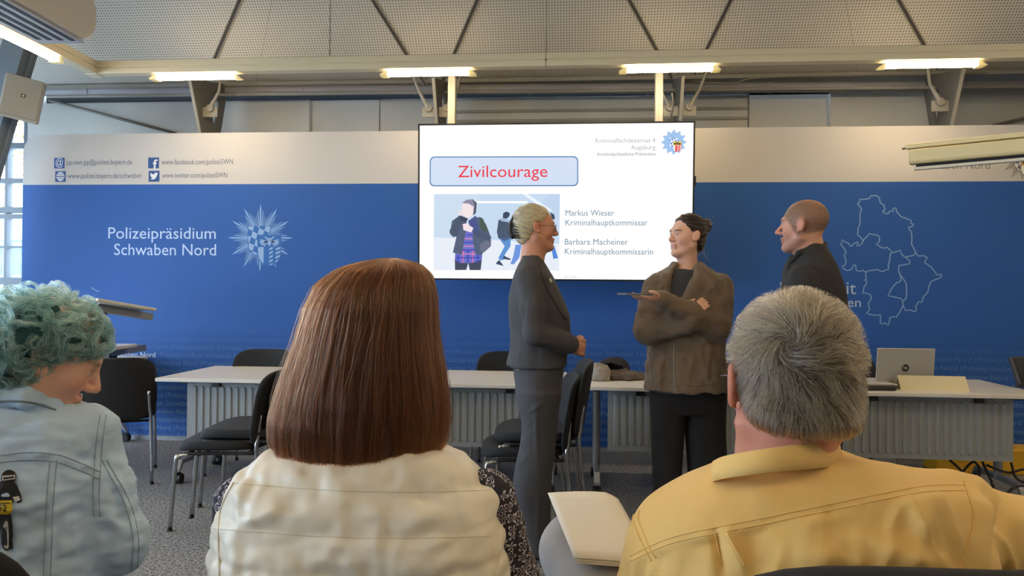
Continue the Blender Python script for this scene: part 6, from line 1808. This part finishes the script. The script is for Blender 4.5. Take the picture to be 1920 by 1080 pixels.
S.chain([s4, (s4+e4)/2, e4], [.056, .057, .055], .03); S.chain([e4, w4], [.058, .045], .02); S.chain([s4b, e4b], [.064, .058], .03); S.chain([e4b, w4b], [.058, .045], .02)
S.chain([f4(112, 768, .03), f4(100, 762, -.03), f4(50, 747, -.075), f4(0, 742, -.075), f4(-40, 752, -.02)], [.008, .014, .017, .017, .010], .008)
S.cut((0, 0, .52), (0, 0, -1))
D_ = -.13
YE4 = [f4(*p) for p in ((-90, 874), (-30, 860), (20, 853), (60, 850), (110, 855), (150, 870), (186, 886))]; VS4 = [f4(*p) for p in ((100, 860), (97, 960), (91, 1085))]; SL4 = [f4(*p) for p in ((192, 868), (228, 925), (247, 975), (251, 1070))]
AH4 = [f4(*p) for p in ((195, 778), (186, 850), (182, 968))]
def ridge4(B):
    return [(L_[i], L_[i+1], .0042, .0075) for L_ in (YE4, VS4, SL4, AH4) for i in range(len(L_)-1)]
j4, j4b = solid_obj('denim_jacket', S, den, p4, it=2, disp=lambda V, N, B: .006*noise3(V, 15, 81)+.0035*noise3(V*(1, 1, 1.6), 36, 82)+.0025*noise3(V*(.7, 1, 2.2), 60, 83)+folds(V, f4, B, ridge4(B)+[
    (f4(200, 870, -.06), f4(232, 960, -.05), -.008, .012), (f4(195, 960, -.06), f4(235, 1000, -.05), .009, .010), (f4(190, 930, -.1), f4(228, 905, -.05), .007, .010), (f4(120, 960, D_), f4(185, 966, D_), -.007, .008), (f4(110, 880, D_), f4(180, 920, D_), .005, .012),
    (f4(205, 1000, -.06), f4(205, 1075, -.06), -.010, .010), (f4(110, 1040, D_), f4(175, 1010, D_), .006, .012), (f4(40, 960, D_), f4(90, 930, D_), .005, .012), (f4(30, 1060, D_), f4(85, 1000, D_), .006, .013), (f4(20, 800, D_), f4(120, 830, D_), .003, .03), (f4(215, 880, -.04), f4(255, 1020, -.02), .007, .010)]))
ye = [f4(*p, -.2) for p in ((-90, 872), (-30, 858), (20, 851), (60, 848), (110, 853), (150, 868), (186, 884))]
vs1 = [f4(*p, -.2) for p in ((107, 860), (103, 900), (99, 960), (97, 1020), (94, 1085))]
ah = [f4(*p, -.2) for p in ((199, 778), (194, 810), (190, 850), (187, 890), (186, 930), (187, 968))]
sl4 = [f4(*p, -.2) for p in ((190, 862), (205, 890), (225, 925), (242, 970), (250, 1020), (246, 1072))]
sx = lambda P, a: [np.asarray(p)+(a, 0, 0) for p in P]
seams('yoke_seam', j4b, [ye, up(ye, -.012)], .0011, thr, j4, f4)
seams('back_seam', j4b, [vs1, sx(vs1, -.011)], .0011, thr, j4, f4)
seams('armhole_seam', j4b, [ah, sx(ah, -.010)], .0011, thr, j4, f4)
seams('sleeve_seam', j4b, [sl4, sx(sl4, .009)], .0011, thr, j4, f4)
seams('collar_edge', j4b, [[f4(*p, -.2) for p in ((-20, 753), (30, 752), (70, 757), (105, 769))]], .002, mat('denim_dark_thread', '#6f7d87', rough=.9), j4, f4)  # collar edge line in a darker thread than the other seams
# printed motocross rider on the back
pr_m = MB()
def pp(P, col, lay):
    W = drape(j4b, [f4(*p) for p in P], f4.cam, .0022+.0007*lay)
    pr_m.col = lin(col)
    if len(W) > 2: pr_m.poly(W)
el_ = lambda x, y, a, b, n=18: [(x+a*cos(t), y+b*sin(t)) for t in np.linspace(0, 2*pi, n, endpoint=False)]
pp([(-14, 906), (14, 900), (32, 906), (40, 928), (42, 940), (33, 944), (28, 932), (24, 945), (-14, 945)], '#15161b', 1); pp(el_(18, 896, 14, 15), '#191a20', 2)
pp([(5, 893), (30, 892), (30, 899), (6, 901)], '#c9cbd0', 3); pp([(8, 895), (28, 894), (28, 897), (9, 899)], '#2a2d36', 4)
pp([(-16, 940), (24, 938), (26, 955), (18, 962), (-14, 962)], '#d9b721', 3); pp([(-14, 962), (22, 960), (26, 990), (20, 996), (-12, 990)], '#2b2c31', 2)
pp(el_(14, 1002, 12, 31), '#26272b', 2); pp(el_(14, 1002, 8, 27), '#b9b7b4', 3); pp(el_(15, 1002, 4, 18), '#8a8986', 4); pp([(16, 962), (22, 962), (27, 1028), (21, 1030)], '#1d1e22', 5); pp(el_(-4, 1020, 6, 10), '#2b2c31', 2); pp([(24, 930), (36, 930), (40, 938), (30, 942)], '#c6c8cc', 4)
tV, tF = text_data('52', .012); W = []
for v in tV:
    W.append(f4.on(j4b, 1+(v[0]-tV[:, 0].min())*17, 957-v[1]*19)+(0, -.0060, 0))
pr_m.col = lin('#1b1b1e'); pr_m._add(W, tF)
pr_m.build('rider_print', print_m, j4, cols=True)
S = Solid((-.42, -.22, .02), (.30, .66, .68), .012)
seated_legs(S, f4, -.05, .54, .02, .014); S.cut((0, 0, .03), (0, 0, -1))
solid_obj('trousers', S, mat('trousers_navy', '#272a36'), p4); seated_shoes(p4, -.05, .02)
H4 = HP(A4, hc4, hs4)
S = Solid(tuple(hc4-.22), tuple(hc4+.22), .006)
S.ell(H4(-.020, 0, .032), np.array((.100, .086, .086))*hs4, .02, A4)
S.cut(H4(.0, 0, .030), A4 @ np.array((.35, 0, -1)), .015)
S.ell(H4(-.078, 0, -.040), np.array((.046, .072, .062))*hs4, .03, A4); S.ell(H4(-.055, 0, .0), np.array((.070, .086, .070))*hs4, .03, A4)
for q in (-1, 1): S.ell(H4(.006, q*.096, -.022), np.array((.032, .034, .034))*hs4, .01, A4, sub=True)
h4, h4b = solid_obj('hair', S, mat('hair_teal', '#2b5257', rough=.7), p4, disp=lambda V, N, B: .007*noise3(V, 40, 91))
V_, Q_ = S.mesh(); r_ = np.random.default_rng(23)
# wavy locks: a guide curl on the scalp, many fibres round each guide
gd = np.random.default_rng(44); gdir = gd.normal(size=(400, 3))
def fl4(p, n, t, i):
    return gdir[i]*.55+np.array((.25, 0, -.55))+np.cross(n, (0, 0, 1))*.9*sin(t*7+i)
def ri4(t, r, i): return .002+(.006+.018*abs(sin(i*3.1)))*sin(pi*min(1, t*.8+.12))
guides = comb(h4b, V_, Q_, 330, fl4, lambda p, r: r.uniform(.06, .13), 20, rise=ri4, seed=23)
st_ = []
for gi, g in enumerate(guides):
    n_ = len(g); t = np.linspace(0, 1, n_); T_ = np.gradient(g, axis=0); T_ /= np.linalg.norm(T_, axis=1)[:, None]+1e-9
    u = np.cross(T_, gdir[gi % 400]); u /= np.linalg.norm(u, axis=1)[:, None]+1e-9; w_ = np.cross(T_, u)
    amp, fq, ph0 = r_.uniform(.003, .009), r_.uniform(2.0, 4.0)*2*pi, r_.uniform(0, 6.28)
    wave = u*(amp*np.sin(fq*t+ph0)*t)[:, None]+w_*(amp*np.cos(fq*t+ph0)*t)[:, None]
    for k in range(22):
        a_, rad = r_.uniform(0, 6.28), .0075*math.sqrt(r_.random()); off = (u*cos(a_)+w_*sin(a_))*(rad*(1-.65*t))[:, None]
        m = int(n_*r_.uniform(.75, 1)); q = g+wave+off+r_.normal(size=(n_, 3))*.0004; st_.append(q[:max(m, 4)])
for i in range(8):
    a = H4(*(r_.normal(size=3)*(.04, .05, .02)+(-.02, 0, .120))); d = (a-hc4)/np.linalg.norm(a-hc4); b = a+d*r_.uniform(.003, .012)+r_.normal(size=3)*.010
    st_.append(smooth_path([a, (a+b)/2+r_.normal(size=3)*.006, b, b+r_.normal(size=3)*.010], 4))
strands('hair_strands', st_, .00042, hair_mat('hair_teal_fibre', [(0, '#1f4d57'), (.35, '#47868d'), (.7, '#7fb0a8'), (1, '#bccbb2')], .4), h4)
# audience chairs
def aud(fr, px, dy, label, sc=1.0):
    c = fr(px, 1000, dy); w = fr.R @ np.array((c[0], c[1], 0))+fr.o; return place(w[0], w[1], YAW, label, sc=sc)
aud(f4, -38, -.06, 'black chair of the woman with teal hair, its back in the lower left corner', 1.12)
aud(f5, 680, .10, 'black chair under the woman in the cream vest')
aud(f6, 1580, .03, 'black chair under the man in the yellow shirt, its back at the lower edge', 1.215)
